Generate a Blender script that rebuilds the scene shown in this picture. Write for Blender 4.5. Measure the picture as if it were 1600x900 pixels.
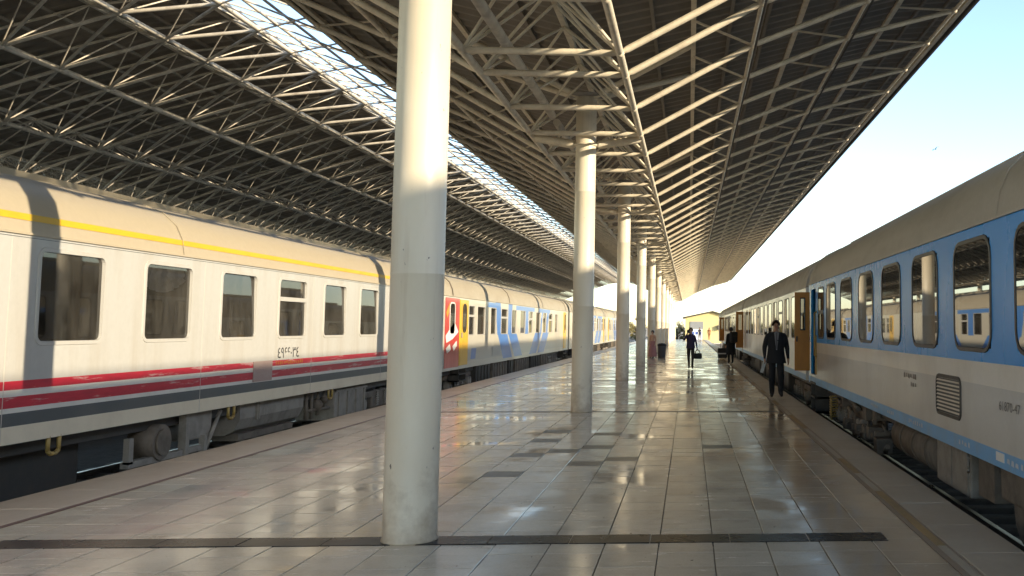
import bpy, bmesh, math, random
from mathutils import Vector, Matrix
random.seed(7)
for o in list(bpy.data.objects):
    bpy.data.objects.remove(o)
SC = bpy.context.scene
COL = SC.collection
PI = math.pi

# ------------------------------------------------------------------ camera
CR = Vector((0.998136480974441, -0.06089055976708184, 0.003988117251404547))
CU = Vector((-0.008656856634957523, -0.07660425261019979, 0.9970239953557961))
CF = Vector((0.060403842437061143, 0.9952005467308005, 0.07698861997434789))
CAM = Vector((0, 0, 1.6))
cam_data = bpy.data.cameras.new('camera')
cam_data.sensor_width = 36.0
cam_data.lens = 34.2
cam_data.shift_x = -0.23125
cam_data.shift_y = -0.034375
cam_data.clip_start = 0.05
cam_data.clip_end = 6000
cam = bpy.data.objects.new('camera', cam_data)
COL.objects.link(cam)
M3 = Matrix((CR, CU, -CF)).transposed()
cam.matrix_world = Matrix.Translation(CAM) @ M3.to_4x4()
SC.camera = cam

# ------------------------------------------------------------------ sky, sun, exposure
TO_SUN = Vector((4.73, -3.05, 1.67)).normalized()
world = bpy.data.worlds.new('World')
SC.world = world
world.use_nodes = True
wn = world.node_tree.nodes
wl = world.node_tree.links
sky = wn.new('ShaderNodeTexSky')
sky.sky_type = 'NISHITA'
sky.sun_disc = False
sky.sun_elevation = math.asin(TO_SUN.z)
sky.sun_rotation = math.atan2(TO_SUN.x, TO_SUN.y)
sky.air_density = 1.0
sky.dust_density = 0.6
sky.altitude = 300.0
sky.ozone_density = 1.3
wl.new(sky.outputs[0], wn['Background'].inputs[0])
wn['Background'].inputs[1].default_value = 0.15
sun_data = bpy.data.lights.new('sun', 'SUN')
sun_data.energy = 2.6
sun_data.angle = math.radians(0.45)
sun_data.color = (1.0, 0.85, 0.61)
sun = bpy.data.objects.new('sun', sun_data)
COL.objects.link(sun)
sun.rotation_euler = (-TO_SUN).to_track_quat('-Z', 'Y').to_euler()
sun.location = TO_SUN * 300
SC.view_settings.view_transform = 'Standard'
SC.view_settings.look = 'None'
SC.view_settings.exposure = 1.52
SC.view_settings.gamma = 1.0
SC.render.engine = 'CYCLES'
SC.cycles.max_bounces = 10
SC.cycles.diffuse_bounces = 7
SC.cycles.glossy_bounces = 4
SC.cycles.transparent_max_bounces = 12
SC.cycles.use_denoising = True
SC.cycles.sample_clamp_indirect = 6.0


# ------------------------------------------------------------------ helpers
def project(p):
    d = Vector(p) - CAM
    w = d.dot(CF)
    if w < 0.3:
        return None
    return 1170 + 1520 * d.dot(CR) / w, 395 - 1520 * d.dot(CU) / w, w


def in_frame(p, m=30):
    q = project(p)
    return q is not None and -m < q[0] < 1600 + m and -m < q[1] < 900 + m


def tag(o, label=None, cat=None, group=None, kind=None):
    if label:
        o['label'] = label
    if cat:
        o['category'] = cat
    if group:
        o['group'] = group
    if kind:
        o['kind'] = kind
    return o


def empty(name, loc=(0, 0, 0), rz=0.0, parent=None):
    o = bpy.data.objects.new(name, None)
    o.empty_display_size = 0.2
    COL.objects.link(o)
    o.location = loc
    o.rotation_euler = (0, 0, rz)
    o.parent = parent
    return o


def link(name, mesh, parent=None, loc=None, matrix=None):
    o = bpy.data.objects.new(name, mesh)
    COL.objects.link(o)
    o.parent = parent
    if matrix is not None:
        o.matrix_local = matrix
    elif loc is not None:
        o.location = loc
    return o


class MB:
    """collects geometry for one mesh object"""

    def __init__(self):
        self.v, self.f, self.m, self.s = [], [], [], []

    def face(self, pts, mi=0, smooth=False):
        b = len(self.v)
        self.v.extend([tuple(p) for p in pts])
        self.f.append(tuple(range(b, b + len(pts))))
        self.m.append(mi)
        self.s.append(smooth)

    def idx(self, vs, fs, mi=0, smooth=False):
        b = len(self.v)
        self.v.extend([tuple(p) for p in vs])
        for f in fs:
            self.f.append(tuple(b + i for i in f))
            self.m.append(mi)
            self.s.append(smooth)

    def box(self, x0, x1, y0, y1, z0, z1, mi=0, bev=0.0):
        if x1 < x0: x0, x1 = x1, x0
        if y1 < y0: y0, y1 = y1, y0
        if z1 < z0: z0, z1 = z1, z0
        if bev <= 0:
            vs = [(x0, y0, z0), (x1, y0, z0), (x1, y1, z0), (x0, y1, z0), (x0, y0, z1), (x1, y0, z1), (x1, y1, z1), (x0, y1, z1)]
            self.idx(vs, [(0, 3, 2, 1), (4, 5, 6, 7), (0, 1, 5, 4), (1, 2, 6, 5), (2, 3, 7, 6), (3, 0, 4, 7)], mi)
            return
        bm = bmesh.new()
        bmesh.ops.create_cube(bm, size=1.0)
        for v in bm.verts:
            v.co = ((x0 + x1) / 2 + v.co.x * (x1 - x0), (y0 + y1) / 2 + v.co.y * (y1 - y0), (z0 + z1) / 2 + v.co.z * (z1 - z0))
        bmesh.ops.bevel(bm, geom=bm.edges[:], offset=min(bev, .45 * min(x1 - x0, y1 - y0, z1 - z0)), segments=2, affect='EDGES', profile=.5)
        bm.verts.index_update()
        self.idx([v.co[:] for v in bm.verts], [[v.index for v in f.verts] for f in bm.faces], mi)
        bm.free()

    def tube(self, p0, p1, r0, r1=None, n=8, mi=0, caps=True):
        p0, p1 = Vector(p0), Vector(p1)
        r1 = r0 if r1 is None else r1
        d = (p1 - p0)
        if d.length < 1e-6:
            return
        d.normalize()
        a = d.orthogonal().normalized()
        c = d.cross(a)
        vs = []
        for p, r in ((p0, r0), (p1, r1)):
            for i in range(n):
                t = 2 * PI * i / n
                vs.append(p + a * (r * math.cos(t)) + c * (r * math.sin(t)))
        self.idx(vs, [(i, (i + 1) % n, n + (i + 1) % n, n + i) for i in range(n)], mi, True)
        if caps:
            b = len(self.v) - 2 * n
            self.f.append(tuple(b + i for i in reversed(range(n)))); self.m.append(mi); self.s.append(False)
            self.f.append(tuple(b + n + i for i in range(n))); self.m.append(mi); self.s.append(False)

    def path(self, pts, r, n=6, mi=0):
        for a, b in zip(pts[:-1], pts[1:]):
            self.tube(a, b, r, n=n, mi=mi)

    def lathe(self, prof, n=24, mi=0, c=(0, 0, 0), sx=1, sy=1, smooth=True, cap=True):
        vs, fs = [], []
        for r, z in prof:
            for i in range(n):
                t = 2 * PI * i / n
                vs.append((c[0] + r * sx * math.cos(t), c[1] + r * sy * math.sin(t), c[2] + z))
        for k in range(len(prof) - 1):
            for i in range(n):
                fs.append((k * n + i, k * n + (i + 1) % n, (k + 1) * n + (i + 1) % n, (k + 1) * n + i))
        self.idx(vs, fs, mi, smooth)
        if cap:
            b = len(self.v) - n * len(prof)
            self.f.append(tuple(b + i for i in reversed(range(n)))); self.m.append(mi); self.s.append(False)
            e = b + n * (len(prof) - 1)
            self.f.append(tuple(e + i for i in range(n))); self.m.append(mi); self.s.append(False)

    def sphere(self, c, r, n=8, k=5, mi=0, sc=(1, 1, 1)):
        prof = []
        vs, fs = [], []
        for j in range(1, k):
            a = PI * j / k
            for i in range(n):
                t = 2 * PI * i / n
                vs.append((c[0] + r * sc[0] * math.sin(a) * math.cos(t), c[1] + r * sc[1] * math.sin(a) * math.sin(t), c[2] - r * sc[2] * math.cos(a)))
        for j in range(k - 2):
            for i in range(n):
                fs.append((j * n + i, j * n + (i + 1) % n, (j + 1) * n + (i + 1) % n, (j + 1) * n + i))
        b = len(vs)
        vs += [(c[0], c[1], c[2] - r * sc[2]), (c[0], c[1], c[2] + r * sc[2])]
        for i in range(n):
            fs.append((b, (i + 1) % n, i))
            fs.append((b + 1, (k - 2) * n + i, (k - 2) * n + (i + 1) % n))
        self.idx(vs, fs, mi, True)

    def mesh(self, name, mats):
        me = bpy.data.meshes.new(name)
        me.from_pydata(self.v, [], self.f)
        for m in (mats if isinstance(mats, (list, tuple)) else [mats]):
            me.materials.append(m)
        me.polygons.foreach_set('material_index', self.m)
        me.polygons.foreach_set('use_smooth', self.s)
        me.update()
        return me

    def build(self, name, mats, parent=None, loc=None):
        return link(name, self.mesh(name, mats), parent, loc)


# ------------------------------------------------------------------ materials
def newmat(name):
    m = bpy.data.materials.new(name)
    m.use_nodes = True
    nt = m.node_tree
    return m, nt, nt.nodes['Principled BSDF']


def N(nt, t, **kw):
    n = nt.nodes.new(t)
    for k, v in kw.items():
        setattr(n, k, v)
    return n


def math_node(nt, op, a, b=None):
    n = nt.nodes.new('ShaderNodeMath')
    n.operation = op
    for i, q in enumerate((a, b)):
        if q is None:
            continue
        if isinstance(q, (int, float)):
            n.inputs[i].default_value = q
        else:
            nt.links.new(q, n.inputs[i])
    return n.outputs[0]


def mix_col(nt, fac, a, b):
    n = nt.nodes.new('ShaderNodeMix')
    n.data_type = 'RGBA'
    for sock, q in ((n.inputs[0], fac), (n.inputs[6], a), (n.inputs[7], b)):
        if isinstance(q, (int, float)):
            sock.default_value = q
        elif isinstance(q, (tuple, list)):
            sock.default_value = (*q[:3], 1)
        else:
            nt.links.new(q, sock)
    return n.outputs[2]


def noise(nt, vec, scale, detail=4, rough=.55, stretch=None):
    if stretch:
        mp = N(nt, 'ShaderNodeMapping')
        mp.inputs['Scale'].default_value = stretch
        nt.links.new(vec, mp.inputs[0])
        vec = mp.outputs[0]
    n = N(nt, 'ShaderNodeTexNoise')
    n.inputs['Scale'].default_value = scale
    n.inputs['Detail'].default_value = detail
    n.inputs['Roughness'].default_value = rough
    nt.links.new(vec, n.inputs['Vector'])
    return n.outputs[0]


def ramp(nt, fac, lo, hi):
    n = N(nt, 'ShaderNodeMapRange')
    n.inputs[1].default_value = lo
    n.inputs[2].default_value = hi
    nt.links.new(fac, n.inputs[0])
    return n.outputs[0]


def paint(name, col, rough=.4, dirt=.25, dirtcol=(.25, .2, .15), scale=3.0, stretch=(1, 1, .25), bump=.0, metal=0.0, coat=0.0, spec=.5, lo=.45, hi=.75, ripple=0.0):
    """a painted or dusty surface: base colour with soft grime and faint relief"""
    m, nt, b = newmat(name)
    g = N(nt, 'ShaderNodeNewGeometry').outputs['Position']
    n1 = noise(nt, g, scale, 6, .6, stretch)
    f = math_node(nt, 'MULTIPLY', ramp(nt, n1, lo, hi), dirt)
    c = mix_col(nt, f, col, dirtcol)
    n2 = noise(nt, g, scale * 9, 3, .6)
    v = math_node(nt, 'MULTIPLY', ramp(nt, n2, .35, .75), dirt * .35)
    c = mix_col(nt, v, c, tuple(x * .6 for x in col))
    nt.links.new(c, b.inputs['Base Color'])
    r = math_node(nt, 'ADD', math_node(nt, 'MULTIPLY', n1, .25), rough - .1)
    nt.links.new(r, b.inputs['Roughness'])
    b.inputs['Metallic'].default_value = metal
    b.inputs['Specular IOR Level'].default_value = spec
    b.inputs['Coat Weight'].default_value = coat
    b.inputs['Coat Roughness'].default_value = .08
    if ripple:
        bp = N(nt, 'ShaderNodeBump')
        bp.inputs['Strength'].default_value = ripple
        bp.inputs['Distance'].default_value = .05
        nt.links.new(noise(nt, g, 1.1, 2, .4, (1, 1.4, .6)), bp.inputs['Height'])
        nt.links.new(bp.outputs[0], b.inputs['Normal'])
    if bump:
        bp = N(nt, 'ShaderNodeBump')
        bp.inputs['Strength'].default_value = bump
        bp.inputs['Distance'].default_value = .02
        nt.links.new(n2, bp.inputs['Height'])
        nt.links.new(bp.outputs[0], b.inputs['Normal'])
    return m


MAT = {}
MAT['column'] = paint('column_paint', (.80, .73, .60), .32, .5, (.42, .33, .22), 2.2, (1, 1, .5), .12, spec=.4, lo=.42, hi=.8)
def column_material():
    m, nt, b = newmat('column_paint')
    g = N(nt, 'ShaderNodeNewGeometry').outputs['Position']
    sep = N(nt, 'ShaderNodeSeparateXYZ')
    nt.links.new(g, sep.inputs[0])
    n1 = noise(nt, g, 1.7, 6, .6, (1, 1, .35))
    c = mix_col(nt, math_node(nt, 'MULTIPLY', ramp(nt, n1, .42, .72), .42), (.77, .69, .54), (.60, .48, .32))
    # scuffs, chips and grime thrown up from the floor
    n2 = noise(nt, g, 6, 6, .65)
    foot = math_node(nt, 'MULTIPLY', ramp(nt, math_node(nt, 'SUBTRACT', n2, math_node(nt, 'MULTIPLY', sep.outputs[2], .55)), .22, .55), .7)
    c = mix_col(nt, foot, c, (.40, .30, .20))
    n3 = noise(nt, g, 26, 2, .5, (1, 1, .45))
    c = mix_col(nt, ramp(nt, n3, .735, .76), c, (.17, .13, .10))
    n4 = noise(nt, g, 9, 5, .7, (1, 1, .06))
    c = mix_col(nt, math_node(nt, 'MULTIPLY', ramp(nt, n4, .56, .72), .35), c, (.50, .38, .25))
    nt.links.new(c, b.inputs['Base Color'])
    nt.links.new(math_node(nt, 'ADD', math_node(nt, 'MULTIPLY', n1, .3), .28), b.inputs['Roughness'])
    bp = N(nt, 'ShaderNodeBump')
    bp.inputs['Strength'].default_value = .15
    bp.inputs['Distance'].default_value = .01
    nt.links.new(n2, bp.inputs['Height'])
    nt.links.new(bp.outputs[0], b.inputs['Normal'])
    return m


MAT['column'] = column_material()
MAT['bar'] = paint('bar_paint', (.76, .67, .51), .45, .45, (.30, .24, .17), 5, (1, 1, 1))
MAT['bar_old'] = paint('old_bar_paint', (.66, .59, .48), .5, .6, (.16, .12, .09), 4, (1, 1, 1))
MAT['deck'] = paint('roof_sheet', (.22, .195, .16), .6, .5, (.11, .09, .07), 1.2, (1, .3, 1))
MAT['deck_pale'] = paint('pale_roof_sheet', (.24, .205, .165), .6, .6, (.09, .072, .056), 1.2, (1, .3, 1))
MAT['fascia'] = paint('fascia_paint', (.12, .11, .10), .5, .4, (.4, .36, .3), 6, (1, 1, 1))
MAT['dark_steel'] = paint('dark_steel', (.055, .05, .045), .5, .5, (.12, .095, .07), 6, (1, 1, 1), .1)
MAT['grime'] = paint('grimy_steel', (.20, .165, .13), .65, .7, (.07, .055, .045), 5, (1, 1, 1), .15)
MAT['grime_light'] = paint('dusty_grey_steel', (.33, .30, .26), .65, .6, (.13, .11, .09), 5, (1, 1, 1), .15)
MAT['black'] = paint('black_rubber', (.02, .02, .02), .6, .3, (.06, .05, .045), 6, (1, 1, 1))
MAT['rail'] = paint('rail_steel', (.30, .27, .25), .28, .4, (.16, .08, .04), 8, (1, .2, 1), metal=.8)
MAT['sleeper'] = paint('sleeper_concrete', (.17, .155, .135), .8, .6, (.07, .055, .045), 5, (1, 1, 1), .2)
# coach paints
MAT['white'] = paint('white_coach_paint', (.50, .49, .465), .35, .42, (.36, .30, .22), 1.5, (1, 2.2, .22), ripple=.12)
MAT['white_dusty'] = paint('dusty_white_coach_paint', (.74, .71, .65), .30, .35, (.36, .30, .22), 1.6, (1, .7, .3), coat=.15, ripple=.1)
MAT['cream'] = paint('cream_paint', (.80, .71, .55), .35, .3, (.42, .34, .24), 2, (1, .6, .5))
MAT['stripe_grey'] = paint('pale_grey_stripe', (.74, .71, .66), .4, .25, (.3, .27, .23), 2.5, (1, .6, 1))
MAT['dark_grey'] = paint('dark_grey_stripe', (.085, .095, .10), .4, .35, (.2, .19, .17), 3, (1, .5, 1))
MAT['yellow'] = paint('yellow_paint', (.72, .44, .02), .35, .3, (.4, .26, .05), 3, (1, .5, 1))
MAT['door_yellow'] = paint('door_yellow_paint', (.80, .46, .015), .3, .25, (.4, .25, .05), 3, (1, 1, .4), coat=.3)
MAT['door_red'] = paint('door_red_paint', (.55, .03, .02), .3, .25, (.3, .03, .02), 3, (1, 1, .4), coat=.3)
MAT['door_orange'] = paint('door_orange_paint', (.52, .22, .035), .4, .4, (.2, .08, .03), 3, (1, 1, .4))
MAT['door_edge'] = paint('door_edge_ochre', (.42, .29, .09), .4, .3, (.25, .18, .1), 3, (1, 1, .4))
MAT['blue'] = paint('blue_coach_paint', (.02, .30, .76), .25, .2, (.06, .30, .64), 1.4, (1, .8, .3), coat=.0, spec=.3, ripple=.15)
MAT['skirt_blue'] = paint('pale_blue_skirt', (.16, .42, .74), .35, .55, (.34, .40, .46), 3, (1, .8, .6))
MAT['beige'] = paint('beige_coach_paint', (.78, .72, .62), .3, .3, (.38, .31, .22), 2, (1, .7, .4), coat=.3)
MAT['warm_grey'] = paint('warm_grey_coach_paint', (.58, .55, .50), .3, .35, (.42, .36, .28), 2, (1, .7, .4), coat=.3)
MAT['roof_grey'] = paint('roof_grey_paint', (.46, .40, .33), .5, .6, (.28, .23, .18), 2.0, (1, .35, 1))
MAT['roof_cream'] = paint('roof_cream_paint', (.47, .40, .29), .45, .4, (.45, .36, .25), 1.5, (1, .35, 1))
MAT['roof_sand'] = paint('roof_sand_paint', (.46, .41, .32), .5, .5, (.36, .30, .22), 2.0, (1, .35, 1))
MAT['frame_white'] = paint('white_window_frame', (.50, .485, .455), .35, .25, (.42, .36, .28), 5, (1, 1, 1))
MAT['frame_black'] = paint('black_window_rubber', (.018, .018, .02), .4, .2, (.08, .07, .06), 5, (1, 1, 1))
MAT['interior'] = paint('brown_interior', (.13, .085, .05), .6, .4, (.08, .05, .03), 2, (1, 1, 1))
MAT['interior_dark'] = paint('dark_interior', (.04, .038, .035), .7, .3, (.08, .07, .06), 2, (1, 1, 1))
MAT['curtain'] = paint('grey_curtain', (.62, .58, .53), .8, .3, (.07, .06, .05), 9, (1, 1, .3))
MAT['lettering'] = paint('black_lettering', (.02, .02, .02), .5, .2, (.1, .1, .1), 9, (1, 1, 1))
MAT['lettering_grey'] = paint('grey_lettering', (.20, .18, .165), .5, .3, (.34, .30, .25), 9, (1, 1, 1))
MAT['lettering_orange'] = paint('orange_lettering', (.55, .22, .04), .5, .3, (.4, .1, .05), 9, (1, 1, 1))
MAT['lettering_white'] = paint('white_lettering', (.62, .66, .70), .5, .3, (.3, .4, .5), 9, (1, 1, 1))
MAT['decal_white'] = paint('white_decal', (.80, .78, .74), .4, .2, (.5, .45, .4), 5, (1, 1, 1))
MAT['decal_flame'] = paint('orange_decal', (.75, .30, .03), .4, .2, (.6, .1, .03), 5, (1, 1, 1))
MAT['decal_blue'] = paint('blue_decal', (.07, .25, .60), .35, .25, (.2, .35, .6), 5, (1, 1, 1))
MAT['grey_panel'] = paint('grey_livery_panel', (.42, .42, .41), .35, .3, (.3, .28, .25), 2, (1, .6, .5))
# buildings, ground, plants
MAT['yellow_wall'] = paint('yellow_render', (.66, .56, .27), .8, .3, (.5, .40, .2), 1.2, (1, 1, .4))
MAT['concrete'] = paint('concrete_facade', (.48, .46, .43), .8, .4, (.3, .28, .25), .6, (1, 1, .3))
MAT['shutter'] = paint('grey_shutter', (.30, .31, .32), .5, .3, (.2, .19, .18), 4, (1, 1, 1))
MAT['sign_white'] = paint('white_board', (.74, .76, .80), .5, .2, (.5, .5, .55), 3, (1, 1, 1))
MAT['sign_blue'] = paint('blue_print', (.05, .10, .35), .5, .2, (.1, .15, .4), 3, (1, 1, 1))
MAT['earth'] = paint('dry_earth', (.42, .34, .24), .95, .6, (.22, .17, .11), .25, (1, 1, 1), .3)
MAT['ballast'] = paint('dark_ballast', (.075, .065, .055), .95, .7, (.03, .026, .022), 7, (1, 1, 1), .9)
MAT['platform_side'] = paint('platform_concrete', (.30, .27, .235), .85, .6, (.12, .10, .085), 1.5, (1, 1, .5), .2)
MAT['joint'] = paint('dark_joint', (.07, .062, .055), .6, .4, (.12, .1, .08), 4, (1, 1, 1))
MAT['ochre_line'] = paint('worn_ochre_line', (.56, .38, .17), .45, .4, (.25, .20, .15), 4, (1, .6, 1), lo=.4, hi=.65)
MAT['red_line'] = paint('worn_dark_red_line', (.13, .055, .045), .45, .6, (.20, .16, .13), 4, (1, .6, 1))
MAT['brown_line'] = paint('worn_brown_line', (.46, .35, .26), .45, .6, (.48, .38, .28), 4, (1, .6, 1))
MAT['patch'] = paint('faded_patch', (.42, .30, .27), .5, .5, (.50, .44, .40), 5, (1, .5, 2))
MAT['bark'] = paint('bark', (.12, .085, .055), .9, .5, (.06, .045, .03), 8, (1, 1, .3), .4)
MAT['skin'] = paint('skin', (.45, .25, .16), .5, .15, (.35, .17, .11), 20, (1, 1, 1))
MAT['hair'] = paint('dark_hair', (.018, .013, .010), .5, .2, (.04, .03, .02), 30, (1, 1, .2))
MAT['hair_brown'] = paint('brown_hair', (.05, .028, .015), .5, .2, (.09, .05, .03), 30, (1, 1, .2))
MAT['suit'] = paint('black_suit', (.014, .016, .022), .75, .3, (.03, .03, .035), 14, (1, 1, 1), .1)
MAT['shirt'] = paint('pale_shirt', (.26, .26, .28), .8, .2, (.4, .4, .42), 14, (1, 1, 1))
MAT['tie'] = paint('grey_tie', (.12, .12, .14), .6, .2, (.2, .2, .22), 20, (1, 1, 1))
MAT['shoe'] = paint('black_shoe', (.012, .011, .010), .35, .2, (.04, .035, .03), 10, (1, 1, 1))
MAT['purple'] = paint('dark_purple_top', (.035, .022, .055), .8, .3, (.06, .05, .08), 14, (1, 1, 1))
MAT['brown_trousers'] = paint('dark_trousers', (.035, .026, .022), .8, .3, (.06, .05, .04), 14, (1, 1, 1))
MAT['pink'] = paint('dusty_pink_cloth', (.42, .20, .19), .85, .4, (.25, .10, .10), 10, (1, 1, .5))
MAT['peach'] = paint('peach_cloth', (.60, .36, .24), .85, .3, (.4, .22, .15), 10, (1, 1, .5))
MAT['bin'] = paint('dark_grey_bin', (.09, .092, .10), .5, .3, (.16, .15, .14), 6, (1, 1, .5))
MAT['paper'] = paint('white_paper', (.75, .75, .74), .7, .1, (.6, .6, .58), 6, (1, 1, 1))
MAT['red_brown'] = paint('rust_jacket', (.36, .14, .06), .8, .2, (.2, .08, .04), 10, (1, 1, 1))


def stripe_red():
    m, nt, b = newmat('worn_red_stripe')
    g = N(nt, 'ShaderNodeNewGeometry').outputs['Position']
    n = noise(nt, g, 2.2, 6, .7, (1, .55, 6))
    f = ramp(nt, n, .56, .62)
    n2 = noise(nt, g, 7, 4, .6, (1, .5, 3))
    red = mix_col(nt, ramp(nt, n2, .3, .75), (.58, .025, .05), (.42, .018, .04))
    nt.links.new(mix_col(nt, math_node(nt, 'MULTIPLY', f, .75), red, (.60, .42, .40)), b.inputs['Base Color'])
    b.inputs['Roughness'].default_value = .4
    return m


MAT['red'] = stripe_red()


def glass_mat(name, tint, refl_rough=.02, boost=1.5, dust=.06):
    """window glass: clear tinted pane with mirror reflection that grows at grazing angles"""
    m, nt, b = newmat(name)
    nt.nodes.remove(b)
    out = nt.nodes['Material Output']
    tr = N(nt, 'ShaderNodeBsdfTransparent')
    tr.inputs[0].default_value = (*tint, 1)
    gl = N(nt, 'ShaderNodeBsdfGlossy')
    gl.inputs['Roughness'].default_value = refl_rough
    fr = N(nt, 'ShaderNodeFresnel')
    fr.inputs[0].default_value = boost
    mx = N(nt, 'ShaderNodeMixShader')
    nt.links.new(fr.outputs[0], mx.inputs[0])
    nt.links.new(tr.outputs[0], mx.inputs[1])
    nt.links.new(gl.outputs[0], mx.inputs[2])
    df = N(nt, 'ShaderNodeBsdfDiffuse')
    df.inputs[0].default_value = (.46, .43, .38, 1)
    g = N(nt, 'ShaderNodeNewGeometry').outputs['Position']
    f = math_node(nt, 'MULTIPLY', ramp(nt, noise(nt, g, 2.3, 6, .65, (1, 1.5, .5)), .25, .75), dust)
    m2 = N(nt, 'ShaderNodeMixShader')
    nt.links.new(f, m2.inputs[0])
    nt.links.new(mx.outputs[0], m2.inputs[1])
    nt.links.new(df.outputs[0], m2.inputs[2])
    nt.links.new(m2.outputs[0], out.inputs[0])
    return m


MAT['glass'] = glass_mat('coach_glass', (.62, .60, .56), .02, 1.75, .14)
MAT['glass_far'] = glass_mat('thin_coach_glass', (.50, .48, .44), .03, 1.45)
MAT['glass_dark'] = glass_mat('dark_coach_glass', (.12, .12, .12), .015, 4.2, .05)


def tile_material():
    m, nt, b = newmat('polished_stone_tile')
    g = N(nt, 'ShaderNodeNewGeometry').outputs['Position']
    sep = N(nt, 'ShaderNodeSeparateXYZ')
    nt.links.new(g, sep.inputs[0])
    fx = math_node(nt, 'FLOOR', math_node(nt, 'DIVIDE', math_node(nt, 'ADD', sep.outputs[0], 100.21), .4))
    fy = math_node(nt, 'FLOOR', math_node(nt, 'DIVIDE', math_node(nt, 'ADD', sep.outputs[1], 100.1), .4))
    cmb = N(nt, 'ShaderNodeCombineXYZ')
    nt.links.new(fx, cmb.inputs[0])
    nt.links.new(fy, cmb.inputs[1])
    wn_ = N(nt, 'ShaderNodeTexWhiteNoise')
    nt.links.new(cmb.outputs[0], wn_.inputs['Vector'])
    rnd = wn_.outputs['Value']
    grain = noise(nt, g, 55, 4, .7)
    cloud = noise(nt, g, .55, 5, .6)
    c = mix_col(nt, rnd, (.68, .59, .455), (.75, .655, .51))
    c = mix_col(nt, math_node(nt, 'MULTIPLY', ramp(nt, grain, .4, .7), .30), c, (.42, .36, .28))
    c = mix_col(nt, math_node(nt, 'MULTIPLY', ramp(nt, cloud, .5, .75), .35), c, (.44, .37, .28))
    c = mix_col(nt, math_node(nt, 'MULTIPLY', ramp(nt, noise(nt, g, 2.6, 8, .75), .50, .68), .38), c, (.36, .29, .21))
    c = mix_col(nt, ramp(nt, noise(nt, g, 19, 2, .5), .74, .77), c, (.12, .10, .08))
    # worn brown film along the boarding edge
    edge = ramp(nt, math_node(nt, 'ADD', sep.outputs[0], math_node(nt, 'MULTIPLY', cloud, .9)), .9, 1.9)
    c = mix_col(nt, math_node(nt, 'MULTIPLY', edge, .6), c, (.52, .38, .25))
    nt.links.new(c, b.inputs['Base Color'])
    sm = noise(nt, g, 1.6, 6, .65, (1, .6, 1))
    r = math_node(nt, 'ADD', math_node(nt, 'MULTIPLY', ramp(nt, sm, .3, .75), .14), math_node(nt, 'MULTIPLY', rnd, .05))
    r = math_node(nt, 'ADD', r, .10)
    wet = ramp(nt, noise(nt, g, .8, 5, .62, (1, .8, 1)), .53, .60)
    scuff = noise(nt, g, 3.2, 7, .75, (.5, 2.2, 1))
    r = math_node(nt, 'MULTIPLY', r, math_node(nt, 'SUBTRACT', 1.0, math_node(nt, 'MULTIPLY', wet, .62)))
    r = math_node(nt, 'ADD', r, math_node(nt, 'MULTIPLY', ramp(nt, scuff, .52, .72), .14))
    nt.links.new(r, b.inputs['Roughness'])
    b.inputs['Specular IOR Level'].default_value = .62
    bp = N(nt, 'ShaderNodeBump')
    bp.inputs['Strength'].default_value = .045
    bp.inputs['Distance'].default_value = .01
    nt.links.new(noise(nt, g, 5, 3, .5), bp.inputs['Height'])
    nt.links.new(bp.outputs[0], b.inputs['Normal'])
    return m


MAT['tile'] = tile_material()
MAT['tile_reflection'] = paint('dark_reflection_tile', (.15, .135, .115), .3, .3, (.14, .12, .10), 8, (1, 1, 1))  # reflection of the dark canopy put into the colour of single tiles
MAT['coping'] = paint('coping_stone', (.62, .53, .42), .32, .55, (.44, .34, .24), 1.6, (1, .6, 1), .08)
MAT['drain'] = paint('wet_dark_metal', (.018, .017, .016), .25, .5, (.07, .06, .05), 3, (.6, 1, 1), spec=.12)


def livery_material(name, strips):
    """white coach side with the printed blue bands; strips are (y at z=0, slope dy/dz, half width, z0, z1) in the wall's own frame"""
    m, nt, b = newmat(name)
    tc = N(nt, 'ShaderNodeTexCoord').outputs['Object']
    g = N(nt, 'ShaderNodeNewGeometry').outputs['Position']
    sep = N(nt, 'ShaderNodeSeparateXYZ')
    nt.links.new(tc, sep.inputs[0])
    Y, Z = sep.outputs[1], sep.outputs[2]
    tot = None
    for y0, s, hw, z0, z1 in strips:
        d = math_node(nt, 'ABSOLUTE', math_node(nt, 'SUBTRACT', math_node(nt, 'SUBTRACT', Y, math_node(nt, 'MULTIPLY', Z, s)), y0))
        a = math_node(nt, 'LESS_THAN', d, hw)
        a = math_node(nt, 'MULTIPLY', a, math_node(nt, 'GREATER_THAN', Z, z0))
        a = math_node(nt, 'MULTIPLY', a, math_node(nt, 'LESS_THAN', Z, z1))
        tot = a if tot is None else math_node(nt, 'MAXIMUM', tot, a)
    grey = math_node(nt, 'MULTIPLY', math_node(nt, 'GREATER_THAN', Z, .56), math_node(nt, 'LESS_THAN', Z, .96))
    n1 = noise(nt, g, 1.6, 6, .6, (1, .7, .3))
    base = mix_col(nt, grey, (.56, .525, .45), (.46, .45, .41))
    base = mix_col(nt, math_node(nt, 'MULTIPLY', ramp(nt, n1, .45, .75), .25), base, (.46, .40, .31))
    c = mix_col(nt, tot, base, (.045, .20, .60))
    nt.links.new(c, b.inputs['Base Color'])
    b.inputs['Roughness'].default_value = .28
    b.inputs['Coat Weight'].default_value = .2
    return m


# ------------------------------------------------------------------ ground, tracks, platforms
gm = MB()
gm.face([(-3000, -800, -.95), (3000, -800, -.95), (3000, 4500, -.95), (-3000, 4500, -.95)])
tag(gm.build('ground', MAT['earth']), kind='structure')
bed = MB()
for x0, x1 in ((-14.5, -5.9), (2.2, 14.0)):
    n = 40
    bed.face([(x0, -40, -.78), (x1, -40, -.78), (x1, 260, -.78), (x0, 260, -.78)])
tag(bed.build('ballast_bed', MAT['ballast']), kind='structure')

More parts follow.
